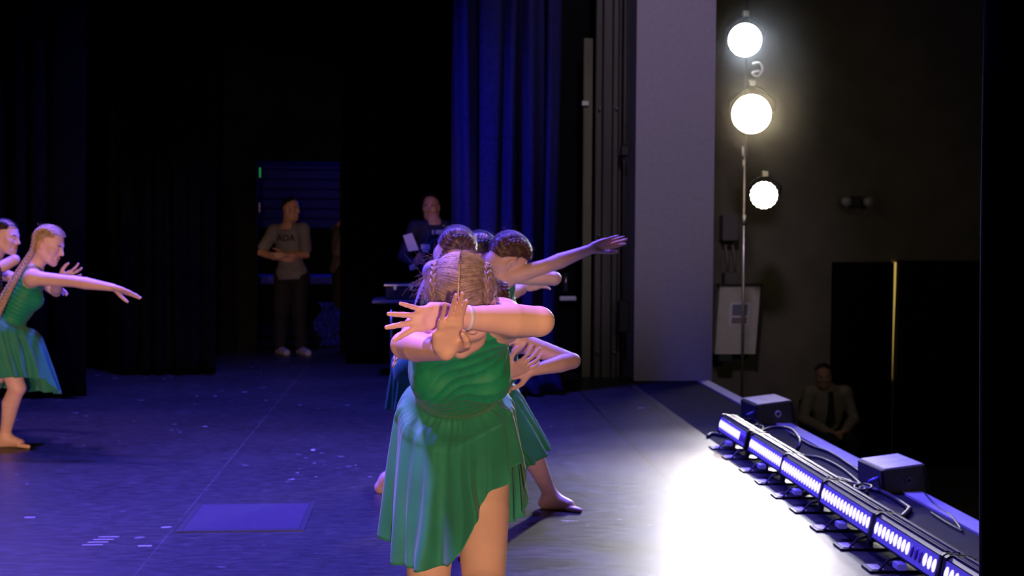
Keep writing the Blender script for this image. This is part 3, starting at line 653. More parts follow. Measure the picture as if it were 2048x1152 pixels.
# ---- LED bars along the stage edge
LENS = mat('led_lens_lit', (.8, .8, .8), .3, emit=(1.0, .86, .92), estr=1.15)
DEAD = mat('led_lens_off', (.18, .10, .35), .3)
COVER = mat('led_bar_cover_lit', (.10, .08, .30), .3, emit=(.14, .10, .80), estr=.28)
SIL = mat('heat_sink_metal', (.22, .21, .16), .5, .6)
LABEL = mat('bar_label', (.55, .52, .36), .6)
BAR_Y = [8.42, 7.63, 6.90, 6.15, 5.42, 4.68]; BAR_X = [.025, .025, .015, .0, .0, .0]
def led_bar(y1, label, dead=(), dx=0.0):
    L_ = .715; y0 = y1-L_; t = thing('led_bar', label, 'stage light bar', (1.99, y1-L_/2, 0), 'led bars along the stage edge')
    X = 1.945+dx; n = np.array([-.96, 0, .28]); v = np.array([.28, 0, .96])           # face normal, face up
    c0 = np.array([X+.012, 0, .098])
    prof = [(X+.000, .078), (X-.006, .090), (X+.016, .184), (X+.030, .193), (X+.125, .180), (X+.125, .100), (X+.10, .078)]
    MB().prism([(x, y0, z) for x, z in prof], (0, L_, 0)).build('housing', BLK, t)
    F0 = np.array([X-.0055, 0, .094]); F1 = np.array([X+.0145, 0, .179]); fu = nz(F1-F0); fn = np.array([-fu[2], 0, fu[0]]); H_ = np.linalg.norm(F1-F0)
    Z = np.array([0, y0+.03, 0])
    b = MB(); b.prism([F0+Z-fn*.001, F1+Z-fn*.001, F1+Z+fn*.004, F0+Z+fn*.004], (0, L_-.05, 0)).build('cover', COVER, t)
    nl = 15; me = None
    for k in range(nl):
        y = y1-.045-k*(L_-.09)/(nl-1); c = F0+fu*(H_*.52)+fn*.004+np.array([0, y, 0])
        a = np.linspace(0, 2*np.pi, 20, endpoint=False); ring = [np.array([0, math.cos(q)*.0135, 0])+fu*math.sin(q)*.026 for q in a]
        if me is None:
            V = []; 
            for rr, h_ in ((1, 0), (.97, .003), (.6, .0065)): V += [r_*rr+fn*h_ for r_ in ring]
            V.append(fn*.0075); F = [(i*20+j, i*20+(j+1) % 20, (i+1)*20+(j+1) % 20, (i+1)*20+j) for i in range(2) for j in range(20)]+[(40+j, 40+(j+1) % 20, 60) for j in range(20)]
            o = mk('led_lens', V, F, LENS, t); me = o.data; md_ = me.copy(); md_.materials[0] = DEAD; o.location = tuple(c-0)
            import bmesh; bm = bmesh.new(); bm.from_mesh(me); bmesh.ops.recalc_face_normals(bm, faces=bm.faces); bm.to_mesh(me); bm.free()
        else:
            o = bpy.data.objects.new('led_lens', md_ if k in dead else me); link(o, t); o.location = tuple(c)
        if k in dead: o['label'] = 'unlit lens'
    b = MB()
    for k in range(4): b.box((X+.036+k*.022, y0+.02, .178-k*.004), (X+.046+k*.022, y1-.02, .200-k*.004), .002)
    b.build('heat_sink', BLK, t)
    b = MB(); b.box((X+.034, y0+.02, .199), (X+.038, y1-.02, .203)); b.box((X+.082, y0+.02, .193), (X+.088, y1-.02, .197)); b.build('edge_rail', SIL, t)
    for y in (y0, y1-.012): MB().prism([(x+(.0 if x > X+.05 else -.006), y-.006, z+(.006 if z > .15 else -.006)) for x, z in prof], (0, .022, 0)).build('end_cap', BLK, t)
    for y in (y0+.16, y1-.20):
        b = MB(); b.box((X-.10, y-.055, 0), (X+.12, y+.055, .010), .003); b.box((X+.04, y-.02, .01), (X+.06, y+.02, .10), .003); b.tube([(X-.06, y-.05, .01), (X-.02, y-.04, .05), (X+.05, y-.03, .06)], .006, 6); b.build('foot_bracket', BLK, t)
        MB().box((X-.085, y-.04, .0102), (X-.035, y+.045, .013)).build('foot_label', LABEL, t)
        MB().tube([(X+.05, y-.03, .07), (X+.05, y+.03, .07)], .018, 12).build('knob', BLK, t, True)
    MB().box((X-.045, y0+.30, .052), (X-.005, y0+.36, .078), .004).build('clamp', COVER, t)  # clamp glows with the cover material; its blue light is painted on
    MB().tube([(X+.13, y0+.06, .15), (X+.17, y0+.05, .14)], .014, 10).build('power_plug', BLK, t, True)
    return t
for y1, dx_, lb, dd in zip(BAR_Y, BAR_X, ['farthest led light bar, next to the small far floor speaker', 'second led light bar from the far end, looped cable behind it', 'third led light bar counted from the far end', 'fourth led light bar from the far end, beside the cable tangle', 'led light bar with a gap of unlit lenses, near the large floor speaker', 'nearest led light bar, cut off by the black wing curtain'], [(12, 13, 14), (), (), (), (9, 10, 11), ()]):
    led_bar(y1, lb, dd, dx_)
# ---- floor speakers
SPK = mat('speaker_paint', (.045, .040, .036), .55, noise=(40, .3)); GRL = mat('speaker_grille', (.02, .02, .025), .7)
SPT = mat('speaker_lit_top', (.34, .34, .34), .5, noise=(14, .2))  # white lamp light on the speaker tops, put into a pale colour
def speaker(x, y, sc, label, ringm, rz):
    t = thing('floor_speaker', label, 'speaker', (x, y, 0), 'floor speakers on the stage edge'); w_, d_, h_ = .215*sc, .34*sc, .155*sc
    prof = [(-.02, 0), (w_, 0), (w_+.02, h_*.12), (w_-.015, h_), (-.03, h_*.84)]
    def X(px, py, pz): c, s = math.cos(rz), math.sin(rz); return np.array([x+px*c-py*s, y+px*s+py*c, pz])
    a = MB().prism([X(px, 0, pz) for px, pz in prof], X(0, d_, 0)-X(0, 0, 0)).build('cabinet', SPK, t)
    md = a.modifiers.new('b', 'BEVEL'); md.width = .006; md.segments = 2
    MB().prism([X(-.022, .01, h_*.845+.001), X(w_-.02, .01, h_*1.0+.001), X(w_-.02, .01, h_*1.0+.004), X(-.022, .01, h_*.845+.004)], X(0, d_-.02, 0)-X(0, 0, 0)).build('top_panel', SPT, t)
    MB().prism([X(-.036, .012, .012), X(-.040, .012, h_*.80), X(-.028, .012, h_*.80), X(-.022, .012, .012)], X(0, d_-.024, 0)-X(0, 0, 0)).build('grille', GRL, t)
    c = X(w_*.52, -.001, h_*.45); b = MB(); ax = X(0, 1, 0)-X(0, 0, 0); e1 = X(1, 0, 0)-X(0, 0, 0)
    q = np.linspace(0, 2*np.pi, 25); b.tube([c+(e1*math.cos(v)+UPZ_*math.sin(v))*.017*sc for v in q], .0055*sc, 8); b.build('emblem_ring', ringm, t, True)
    MB().disc(c, ax, .006*sc, .006, 12).build('emblem_centre', BLK, t, True)
    MB().prism([X(w_-.001, -.003, h_*.05), X(w_+.022, -.003, h_*.12), X(w_-.012, -.003, h_*.99), X(w_-.028, -.003, h_*.99)], X(0, d_+.006, 0)-X(0, 0, 0)).build('corner_guard', BLK, t)
    MB().tube([X(-.04, .05, h_*.5), X(-.10, .02, h_*.42)], .010, 8).build('plug', COVER2, t, True)
UPZ_ = np.array([0, 0, 1.0]); COVER2 = mat('blue_plug', (.10, .10, .5), .5)
g = G(1777, 988); speaker(g[0], g[1], 1.0, 'larger floor speaker with a pale top painted as lit, beside the nearer light bars', mat('emblem_grey', (.10, .10, .10), .5), .06)
g = G(1528, 850); speaker(g[0]-.02, g[1], 1.12, 'smaller looking floor speaker at the far end with a pale ring emblem', mat('emblem_white', (.5, .5, .5), .5), .06)
# ---- cables
CAB = mat('cable_rubber', (.02, .02, .025), .5)
def cable(px, label, r=.009, z=.01, hi=None):
    pts = [G(a, b_, z if not hi else hi[i]) for i, (a, b_) in enumerate(px)]; pts = spline(np.array(pts), 70); pts[:, 2] = np.maximum(pts[:, 2], r)
    V, F = tube(pts, r, 8); tag(mk('cable', V, F, CAB), label, 'cable', 'cables along the stage edge')
cable([(1515, 866), (1545, 855), (1580, 858), (1600, 880), (1594, 900), (1585, 908)], 'looped black cable standing behind the second light bar', .011, hi=[.05, .07, .10, .12, .07, .02])
cable([(1580, 866), (1620, 890), (1660, 905), (1700, 930), (1735, 955)], 'black cable running from the cable loop to the larger speaker')
cable([(1600, 912), (1640, 916), (1680, 935), (1712, 960), (1735, 985)], 'black cable curving past the third light bar toward the larger speaker')
cable([(1660, 955), (1690, 962), (1720, 975), (1765, 985), (1815, 1015), (1817, 1022), (1805, 1035)], 'thick black cable ending in a hook below the larger speaker', .013)
cable([(1415, 873), (1425, 868), (1455, 873), (1490, 880)], 'short cable end poking out under the farthest light bar', .012)
cable([(1563, 990), (1578, 986), (1600, 990), (1622, 985)], 'short cable end poking out under the third light bar', .012)
cable([(1850, 988), (1865, 1005), (1880, 1018), (1900, 1030), (1922, 1058)], 'thin cable trailing from the larger speaker along the edge', .006)
cable([(1862, 1025), (1885, 1040), (1905, 1052), (1925, 1062)], 'thin cable beside the trailing one, ending at the wing curtain', .005)
R_ = np.random.default_rng(2)
for i in range(5):
    c = np.array([1700+R_.uniform(-28, 28), 968+R_.uniform(-12, 14)]); q = np.linspace(0, 6.0+R_.uniform(0, 2), 9); rr = R_.uniform(10, 24)
    cable([(c[0]+rr*1.4*math.cos(v+i), c[1]+rr*.45*math.sin(v+i)) for v in q], ['lowest', 'second', 'middle', 'fourth', 'topmost'][i]+' coil of the black cable tangle beside the larger speaker', .006, .006+.012*i)
for i in range(4):
    c = np.array([1508+R_.uniform(-14, 14), 850+R_.uniform(-6, 8)]); q = np.linspace(0, 6.0+R_.uniform(0, 2), 9); rr = R_.uniform(8, 15)
    cable([(c[0]+rr*1.3*math.cos(v+i), c[1]+rr*.5*math.sin(v+i)) for v in q], ['lowest', 'second', 'third', 'topmost'][i]+' coil of the dark cable heap at the far floor speaker', .007, .008+.014*i)
# ---- lamps on the pole in front of the auditorium wall
def lampmat(n, c, e): return mat(n, (.8, .8, .8), .3, emit=c, estr=e)
pole_x = P(1497, 380, 13.0)
t = thing('lamp_pole', 'thin metal pole carrying the two lower stage lamps', 'pole', (pole_x[0], pole_x[1], -1.32))
zt = LAMP[1][2]+.1; MB().tube([(pole_x[0], pole_x[1]+.16, -1.32), (pole_x[0], pole_x[1]+.16, zt-.25)], .016, 10).build('upright', STEEL, t, True); MB().tube([(pole_x[0], pole_x[1]+.16, zt-.25), (pole_x[0], pole_x[1]+.16, 4.2)], .014, 10).build('upper_upright', BLK, t, True)
for pz in (300, 327, 440): c = P(1497, pz, 13.0); MB().tube([c+[0, .16, -.05], c+[0, .16, .05]], .026, 12).build('coupler', WHITE if pz == 300 else STEEL, t, True)
MB().disc((pole_x[0], pole_x[1]+.16, -1.305), (0, 0, 1), .28, .03, 32).build('base', BLK, t, True)
def stage_lamp(c, R0, lens, label, cells=0, glow=None):
    d = nz(np.array(TG)-c); t = thing('stage_lamp', label, 'stage light', c, 'stage lamps shining across the stage')
    c = np.asarray(c, float); u = nz(np.cross(d, [0, 0, 1.0])); v = np.cross(u, d)
    prof = [(-.34, .35), (-.33, .62), (-.20, .78), (-.06, .94), (.0, 1.06), (.015, 1.06), (.015, 1.0), (.002, .98)]
    pts = [c+d*a_ for a_, _ in prof]; V = []; n = 36; aa = np.linspace(0, 2*np.pi, n, endpoint=False)
    for (a_, r_) in prof: V += [c+d*a_+(u*math.cos(q)+v*math.sin(q))*R0*r_ for q in aa]
    F = [(i*n+j, i*n+(j+1) % n, (i+1)*n+(j+1) % n, (i+1)*n+j) for i in range(len(prof)-1) for j in range(n)]+[tuple(range(n))]
    mk('lamp_housing', V, F, BLK, t)
    if cells:
        b = MB(); b.disc(c+d*.006, d, R0*.88, .012, 40)
        for k in range(cells):
            q = 2*math.pi*k/cells; b.disc(c+d*.01+(u*math.cos(q)+v*math.sin(q))*R0*.86, d, R0*.145, .014, 14)
        b.build('lamp_lens', lens, t)
    else: MB().disc(c+d*.006, d, R0*.985, .012, 48).build('lamp_lens', lens, t)
    yk = spline([c-d*.08+u*R0*1.08, c-d*.08+u*R0*1.1+v*R0*.7, c-d*.10+v*R0*1.35, c-d*.08-u*R0*1.1+v*R0*.7, c-d*.08-u*R0*1.08], 24); MB().tube(yk, .012, 8).build('yoke', BLK, t, True)
    MB().box(c-d*.10+v*R0*1.5-.03, c-d*.10+v*R0*1.5+.03, .006).build('clamp', STEEL, t)
stage_lamp(LAMP[0], .165, lampmat('lamp_cold_lit', (.80, .90, 1.0), 60), 'topmost lamp, cold white and round')
stage_lamp(LAMP[1], .195, lampmat('lamp_warm_lit', (1, .80, .48), 60), 'largest warm yellow lamp, middle one on the pole')
stage_lamp(LAMP[2], .135, lampmat('lamp_cells_lit', (1, .95, .78), 20), 'lowest lamp with a scalloped ring of lit cells', 18)
p_ = P(1515, 140, 13.0); V, F = tube(spline([p_+[-.05, 0, .06], p_+[.02, 0, .07], p_+[.05, 0, .0], p_+[0, 0, -.06], p_+[-.05, 0, -.03], p_+[.02, 0, -.01]], 40), .012, 8); tag(mk('lamp_cable', V, F, WHITE), 'pale curled cable hanging between the two upper lamps', 'cable')
# ---- haze volume added to give the upper lamps their glare
HZ = bpy.data.materials.new('glare_haze'); HZ.use_nodes = True; nt = HZ.node_tree; nt.nodes.clear(); N = nt.nodes.new
HR = (.76, .74, 1.25); tc = N('ShaderNodeTexCoord'); mp = N('ShaderNodeMapping'); mp.inputs['Scale'].default_value = tuple(1/v for v in HR); nt.links.new(tc.outputs['Object'], mp.inputs[0])
ln = N('ShaderNodeVectorMath'); ln.operation = 'LENGTH'; nt.links.new(mp.outputs[0], ln.inputs[0])
mr = N('ShaderNodeMapRange'); mr.interpolation_type = 'SMOOTHSTEP'; mr.inputs['From Min'].default_value = .15; mr.inputs['From Max'].default_value = .97; mr.inputs['To Min'].default_value = .2; mr.inputs['To Max'].default_value = 0; nt.links.new(ln.outputs['Value'], mr.inputs['Value'])
vs = N('ShaderNodeVolumeScatter'); vs.inputs['Anisotropy'].default_value = .3; nt.links.new(mr.outputs[0], vs.inputs['Density']); oo = N('ShaderNodeOutputMaterial'); nt.links.new(vs.outputs[0], oo.inputs['Volume'])
c = (LAMP[0]+LAMP[1])/2; c = np.array([max(c[0]+.05, 2.74+HR[0]), c[1]-.1, c[2]-.05]); V = []; F = []; n = 28
for i in range(n//2+1):
    for j in range(n): a, b = math.pi*i/(n//2), 2*math.pi*j/n; V.append((HR[0]*math.sin(a)*math.cos(b), HR[1]*math.sin(a)*math.sin(b), HR[2]*math.cos(a)))
for i in range(n//2):
    for j in range(n): F.append((i*n+j, (i+1)*n+j, (i+1)*n+(j+1) % n, i*n+(j+1) % n))
hz = mk('haze', V, F, HZ); hz.location = tuple(c); hz['kind'] = 'stuff'; tag(hz, 'faint haze added for the glare around the two upper lamps', 'haze')
# ---- auditorium wall fittings
Yw = 14.3; a0, a1 = atY(1440, 572, Yw), atY(1521, 580, Yw); a2 = atY(1510, 708, Yw)
t = thing('notice_cabinet', 'pale cabinet door with a printed notice, leaning by the auditorium wall', 'cabinet', ((a0[0]+a1[0])/2, Yw, a2[2]))
sh = -.05
def quad(x0, x1, z0, z1, y, th, lean=sh): k = (lambda z: lean*(a0[2]-z)/(a0[2]-a2[2])); return [(x0+k(z0), y, z0), (x1+k(z0), y, z0), (x1+k(z1), y, z1), (x0+k(z1), y, z1)]
CABP = mat('cabinet_paint', (.50, .47, .38), .7, noise=(12, .08))
MB().prism(quad(a0[0], a1[0], a2[2], a0[2], Yw, 0), (0, .14, 0)).build('box', CABP, t)
MB().prism(quad(a1[0], a1[0]+.02, a2[2]-.01, a0[2]+.02, Yw-.02, 0), (0, .18, 0)).build('side_edge', BLK, t)
MB().prism(quad(a0[0]-.02, a1[0]+.02, a0[2], a0[2]+.02, Yw-.02, 0, 0), (0, .18, 0)).build('top_edge', BLK, t)
c0 = atY(1459, 604, Yw); c1 = atY(1499, 651, Yw); MB().prism(quad(c0[0]+.02, c1[0]+.02, c1[2], c0[2], Yw-.004, 0), (0, .005, 0)).build('notice', mat('notice_paper', (.62, .60, .58), .7), t)
c0 = atY(1464, 609, Yw); c1 = atY(1494, 631, Yw); MB().prism(quad(c0[0]+.02, c1[0]+.02, c1[2], c0[2], Yw-.007, 0), (0, .004, 0)).build('notice_picture', mat('notice_blue_grey', (.16, .17, .22), .7), t)
c0 = atY(1464, 635, Yw); c1 = atY(1494, 647, Yw); MB().prism(quad(c0[0]+.02, c1[0]+.02, c1[2], c0[2], Yw-.007, 0), (0, .004, 0)).build('notice_band', mat('notice_brown', (.25, .17, .16), .7), t)
c0 = atY(1437, 707, Yw); c1 = atY(1465, 724, Yw); MB().box((c0[0], Yw, c1[2]), (c1[0], Yw+.15, c0[2]), .01).build('socket_box', mat('dark_green_box', (.01, .025, .02), .6), t)
t = thing('wall_socket_panel', 'dark junction box with pipes high on the wall above the cabinet', 'junction box', atY(1465, 480, 14.4))
c0 = atY(1446, 430, 14.4); c1 = atY(1478, 482, 14.4); MB().box((c0[0], 14.4, c1[2]), (c1[0], 14.58, c0[2]), .01).build('box', mat('grey_enclosure', (.10, .085, .08), .7), t)
c0 = atY(1450, 545, 14.4); c1 = atY(1480, 570, 14.4); MB().box((c0[0], 14.4, c1[2]), (c1[0], 14.58, c0[2]), .01).build('switch', mat('grey_enclosure2', (.09, .08, .06), .7), t)
for px in (1451, 1466): c = atY(px, 490, 14.45); c2 = atY(px+3, 545, 14.45); MB().tube([c, (c+c2)/2+[.01, 0, 0], c2], .014, 8).build('pipe', mat('pipe_paint', (.16, .13, .12), .7), t, True)
c = atY(1712, 404, 14.5); t = thing('emergency_light', 'faint grey emergency light with two heads high on the dark wall', 'light', c); EM = mat('emergency_plastic', (.30, .28, .27), .6)
MB().box((c[0]-.06, 14.5, c[2]-.05), (c[0]+.06, 14.6, c[2]+.06), .01).build('battery_box', BLK, t)
for sx in (-1, 1): MB().disc((c[0]+sx*.13, 14.46, c[2]), (0, 1, 0), .055, .09, 20).build('lamp_head', EM, t, True)
c0 = atY(1665, 524, 14.58); c1 = atY(1788, 524, 14.58); t = sbox('door_1', (c0[0], 14.52, -1.32), (c1[0]-.02, 14.62, c0[2]), mat('door_black', (.004, .004, .004), .95, spec=.05)); 
sbox('door_2', (c1[0]+.03, 14.50, -1.32), (c1[0]+1.3, 14.62, c0[2]+.02), mat('door_black2', (.006, .006, .006), .9, spec=.05))
GAP = mat('gap_glow', (.8, .6, .2), .5, emit=(.62, .42, .10), estr=.75); b = MB(); z1 = c0[2]; z0 = atY(1788, 655, 14.58)[2]; zz = atY(1785, 760, 14.58)[2]  # glowing slab stands in for light seen between the doors
b.prism([(c1[0]-.022, 14.56, z1), (c1[0]+.022, 14.56, z1), (c1[0]+.018, 14.56, (z0+z1)/2+.1), (c1[0]+.006, 14.56, z0), (c1[0]-.004, 14.56, zz), (c1[0]-.014, 14.56, zz), (c1[0]-.014, 14.56, z0)][::-1], (0, .05, 0))
struct(b.build('door_3_gap_glow', GAP))
# ---- things beyond the doorway and around the technician
l = bpy.data.lights.new('corridor_lamp', 'POINT'); l.color = (.10, .10, 1); l.energy = 34; l.shadow_soft_size = .2; o = bpy.data.objects.new('corridor_lamp', l); COL.objects.link(o); o.location = (-.2, 17.0, 2.6)
BLUEC = mat('blue_cloth', (.01, .02, .6), .8, noise=(12, .5))
t = thing('trestle_table', 'trestle table with a bright blue lit edge beyond the doorway', 'table', (-.95, 16.8, 0)); c0 = atY(618, 552, 16.6); c1 = atY(668, 568, 16.6)
MB().box((c0[0]-.9, 16.6, c1[2]), (c1[0]+.1, 17.2, c0[2]), .01).build('table_top', BLUEC, t)
for x in (c0[0]-.8, c1[0]): 
    for y in (16.66, 17.14): MB().box((x, y, 0), (x+.03, y+.03, c1[2]+.002)).build('leg', BLK, t)
V = []; n = 34; c = atY(655, 700, 15.7)
R2 = np.random.default_rng(4); U_, V_ = np.meshgrid(np.linspace(0, 1, n), np.linspace(0, 1, n)); Zc = (1-V_)*.52*np.clip(1.2-U_*.35, 0, 1); Xc = c[0]-.12+U_*.30+.05*np.sin(V_*9+U_*5); Yc = 15.7+.18*V_+.05*np.sin(U_*19+V_*7)+.03*np.sin(V_*23)
i = np.arange(n-1)[:, None]*n+np.arange(n-1)[None]; o = mk('draped_cloth', np.stack([Xc, Yc-.2*V_, Zc+.01], -1).reshape(-1, 3), np.stack([i, i+1, i+n+1, i+n], -1).reshape(-1, 4), BLUEC); o.modifiers.new('s', 'SOLIDIFY').thickness = .01
tag(o, 'crumpled blue cloth on the floor of the doorway', 'cloth')
gl = atY(520, 345, 14.84); tag(MB().tube([gl+[0, 0, -.055], gl+[0, 0, .055]], .010, 8).build('indicator_light', mat('green_indicator', (.02, .3, .05), .4, emit=(.02, .30, .05), estr=.5), None, True), 'small green indicator strip on the left door jamb', 'light')
gl = atY(519, 415, 14.84); tag(MB().tube([gl+[0, 0, -.055], gl+[0, 0, .055]], .009, 8).build('jamb_reflector', mat('reflector_white', (.5, .5, .5), .4), None, True), 'small pale strip on the left door jamb below the green one', 'reflector')
t = thing('prop_table', 'black folding table with thin metal legs beside the man holding papers', 'table', (-.15, 12.35, 0)); z = .745
x0, x1 = atY(745, 597, 12.3)[0], atY(850, 597, 12.3)[0]
MB().box((x0, 12.1, z-.03), (x1, 12.7, z), .006).build('table_top', mat('table_laminate', (.05, .05, .06), .4), t)
for x in (atY(783, 640, 12.3)[0], x1-.06):
    for y in (12.15, 12.62): MB().tube([(x, y, 0), (x, y, z-.028)], .011, 8).build('leg', STEEL, t, True)
t = thing('equipment_case', 'flat black equipment case lying on the folding table', 'case', ((x0+x1)/2, 12.4, z))
MB().box((x0+.12, 12.2, z), (x1-.06, 12.6, z+.15), .01).build('case_body', BLK, t); MB().box((x0+.11, 12.19, z+.13), (x1-.05, 12.61, z+.145), .003).build('lid_rim', STEEL, t)
for k in range(2): MB().box((x0+.2+k*.15, 12.18, z+.09), (x0+.23+k*.15, 12.2, z+.13), .003).build('latch', STEEL, t)
#SET1
#PEOPLE_A
# ================================================================== front dancer
def front_dancer():
    shR, shL = P(846, 668, 3.18), P(1004, 642, 3.15); pel = P(912, 825, 3.50)
    p = Person('person', 'dancer in green dress with dark blonde braids crossing both arms before her face', (pel[0], pel[1], 0), 1.0, .0027)
    hR, hL = P(864, 852, 3.50), P(960, 852, 3.50); p.torso(shL, shR, pel, hL, hR)
    p.neck = .30; p.head(P(922, 609, 3.02), W3(-.02, .60, -.80), W3(0, .80, .60), .95)
    elR, wrR = P(812, 690, 2.91), P(892, 702, 2.715); elL, wrL = P(1076, 643, 2.90), P(905, 634, 2.80)
    p.arm(shR, elR, wrR, .88); p.arm(shL, elL, wrL, .95)
    tp = [(P(921, 640, 2.665), P(933, 602, 2.615)), (P(911, 637, 2.66), P(925, 587, 2.60)), (P(899, 637, 2.66), P(912, 590, 2.605)), (P(883, 642, 2.665), P(891, 607, 2.62))]
    th = [P(922, 692, 2.70), P(934, 688, 2.665), P(932, 678, 2.65), P(925, 668, 2.64)]
    hand(p.S, wrR, W3(.08, .55, .8), W3(0, .8, -.55), True, .88, tips=tp, thumb=th, thin=.76)
    tp2 = [(P(832, 656, 2.765), P(789, 680, 2.74)), (P(827, 645, 2.76), P(773, 655, 2.73)), (P(830, 631, 2.76), P(777, 628, 2.73)), (P(843, 619, 2.765), P(801, 607, 2.74))]
    th2 = [P(884, 652, 2.80), P(870, 672, 2.835), P(862, 690, 2.85), P(852, 700, 2.86)]
    hand(p.S, wrL, W3(-.95, .25, 0), W3(.2, .95, 0), False, .92, tips=tp2, thumb=th2, thin=.84)
    kR, kL = P(856, 1188, 3.24), P(968, 1180, 3.22)
    aR, aL = kR+TOW*-.08, kL+TOW*-.10+RGT*.03; aR[2] = aL[2] = .075
    p.leg(hR, kR, aR, -TOW); p.leg(hL, kL, aL, -TOW); foot(p.S, aR, TOW-RGT*.25); foot(p.S, aL, TOW+RGT*.3)
    nl = [('nail', P(925.5, 664, 2.632), [RGT, TOW, UPZ], np.array([.0055, .012, .006]))]
    p.mk = [(('brow', c+p.hf*0-p.hu*.004, ax, np.array([.02, .0105, .0016])) if kd == 'iris' else (kd, c, ax, r_)) for kd, c, ax, r_ in p.mk if kd != 'eye']
    p.finish(nl)
    p.bodice(strap=-1, low=-(np.linalg.norm(p.M-p.pel)-.11)-.012, infl=.009)
    # wristband
    q0, q1 = wrL+(elL-wrL)*.15, wrL+(elL-wrL)*.20; V, F = tube(np.array([q0, q0+(q1-q0)*.15, q0+(q1-q0)*.5, q0+(q1-q0)*.85, q1]), [.0245, .0270, .0278, .0275, .0250], 28, False)
    o = mk('wristband', V, F, WHITE, p.t); o['label'] = 'white wristband'
    md = o.modifiers.new('s', 'SOLIDIFY'); md.thickness = .002
    wc = pel+p.cu*.11
    ln = [(a_, l_-.04) for a_, l_ in [(-180, .45), (-125, .40), (-100, .37), (-88, .34), (-76, .27), (-66, .205), (-50, .24), (-32, .285), (-14, .335), (-7, .40), (2, .44), (20, .455), (55, .455), (70, .44), (90, .41), (120, .43)]]
    p.skirt(wc, .112, .095, (.182, .20), ln, shift=(.13, 0), seed=3, amp=.013, hf=TOW, p=.65)
    wb = p.pel
    tailL = [P(975, 560, 3.20), P(970, 600, 3.29), P(955, 660, 3.36), P(945, 720, 3.42)]; tailR = [P(866, 560, 3.20), P(848, 600, 3.32), P(838, 650, 3.42), P(803, 690, 3.42), P(786, 735, 3.36)]
    p.hair(BLONDE, m2=BLONDE2, n=11000, braids=((1, tailL), (-1, tailR)), fly=900, r=.00042, off=.010, bw=.66)
    return p
front_dancer()

# ================================================================== dancers behind her
def lunge_dancer():
    pel = P(972, 792, 6.35); shL, shR = P(1034, 682, 6.02), P(948, 690, 6.02)
    aL, aR = grd(1100, 1018), grd(935, 1100)
    tL = G(1180, 1030)-G(1092, 1022)
    kn = (P(1058, 888, 6.3), P(945, 915, 6.0))
    p = dancer('person', 'dancer in deep lunge behind the front dancer, bent elbow and bare foot showing', (aL[0], aL[1], 0), shL, shR, pel, -RGT, aL, aR, tL, TOW, TOW+RGT*.6, P(985, 612, 5.88), W3(.1, .7, -.7), W3(0, .7, .7),
        [(False, P(1144, 722, 5.95), P(1062, 742, 5.84), W3(-.95, .3, 0), W3(.3, .9, 0), {}),
         (True, P(960, 745, 5.85), P(1018, 746, 5.66), W3(.72, .35, .42), W3(-.2, -.9, .4), dict(spread=(14, 4, -8, -20), curl=(18, 18, 20, 24)))], kn=kn)
    p.finish(); p.bodice(strap=-1, low=-.38)
    p.skirt(pel+p.cu*.09, .118, .10, (.175, .18), [(0, .40), (-60, .33), (-90, .32), (90, .40), (180, .38)], shift=(.10, .0), seed=8, down=nz(np.array([0, 0, -1])+RGT*.40), n1=240, n2=40)
    p.hair(BROWN, n=300, braids=((1, None), (-1, None)), fly=10)
lunge_dancer()
def reach_dancer():
    pel = P(940, 690, 6.75); shR, shL = P(1000, 560, 6.50), P(1010, 550, 6.82)
    aL, aR = und(985, 6.95), und(930, 6.6)
    p = dancer('person', 'brown-braided dancer in profile reaching one straight arm toward the side wall', (pel[0], pel[1], 0), shL, shR, pel, W3(.1, 1, 0), aL, aR, RGT, RGT, RGT, P(1013, 517, 6.52), W3(.54, -.48, -.70), W3(.70, -.1, .70),
        [(True, P(1094, 532, 6.5), P(1182, 498, 6.45), W3(.95, 0, .30), W3(.2, .8, -.5), dict(curl=(2, 0, 2, 5), spread=(2, 0, -3, -5), thumb=[P(1188, 500, 6.44), P(1203, 503, 6.42), P(1220, 504, 6.40), P(1234, 504, 6.40)])),
         (False, P(1108, 557, 6.82), P(1040, 560, 6.98), W3(-.8, 0, .5), W3(.3, .9, .2), {})], hs=1.1)
    p.finish(); p.bodice(strap=-1, low=-.36)
    p.skirt(pel+p.cu*.09, .118, .10, (.20, .20), [(0, .45), (180, .45)], seed=5, n1=200, n2=30)
    p.hair(BROWN, n=1600, braids=((1, [P(990, 540, 6.9), P(960, 600, 6.85)]), (-1, [P(972, 535, 6.60), P(940, 580, 6.55), P(925, 640, 6.55)])), fly=130, r=.0009, off=.009, bw=1.15)
reach_dancer()
def dark_dancer():
    pel = P(900, 690, 7.62); shR, shL = P(955, 548, 7.42), P(985, 545, 7.64)
    aL, aR = und(930, 7.8), und(895, 7.45)
    p = dancer('person', 'black-haired dancer, middle head of the three bent behind the front dancer', (pel[0], pel[1], 0), shL, shR, pel, W3(.1, 1, 0), aL, aR, RGT, RGT, RGT, P(953, 508, 7.44), W3(.60, -.42, -.68), W3(.65, .1, .75),
        [(True, P(1040, 578, 7.35), P(1000, 600, 7.15), W3(-.6, .2, .6), W3(0, 1, 0), {}),
         (False, P(1030, 580, 7.7), P(1052, 573, 7.5), W3(.95, .1, .25), W3(0, .8, -.5), {})], hs=1.08)
    p.finish(); p.bodice(strap=1, low=-.36)
    p.skirt(pel+p.cu*.09, .118, .10, (.20, .20), [(0, .45), (180, .45)], seed=6, n1=160, n2=30)
    p.hair(BLACKH, n=1000, braids=((1, [P(950, 560, 7.7)]), (-1, [P(915, 525, 7.42), P(880, 590, 7.4)])), fly=90, r=.0009, off=.009, bw=1.1)
dark_dancer()
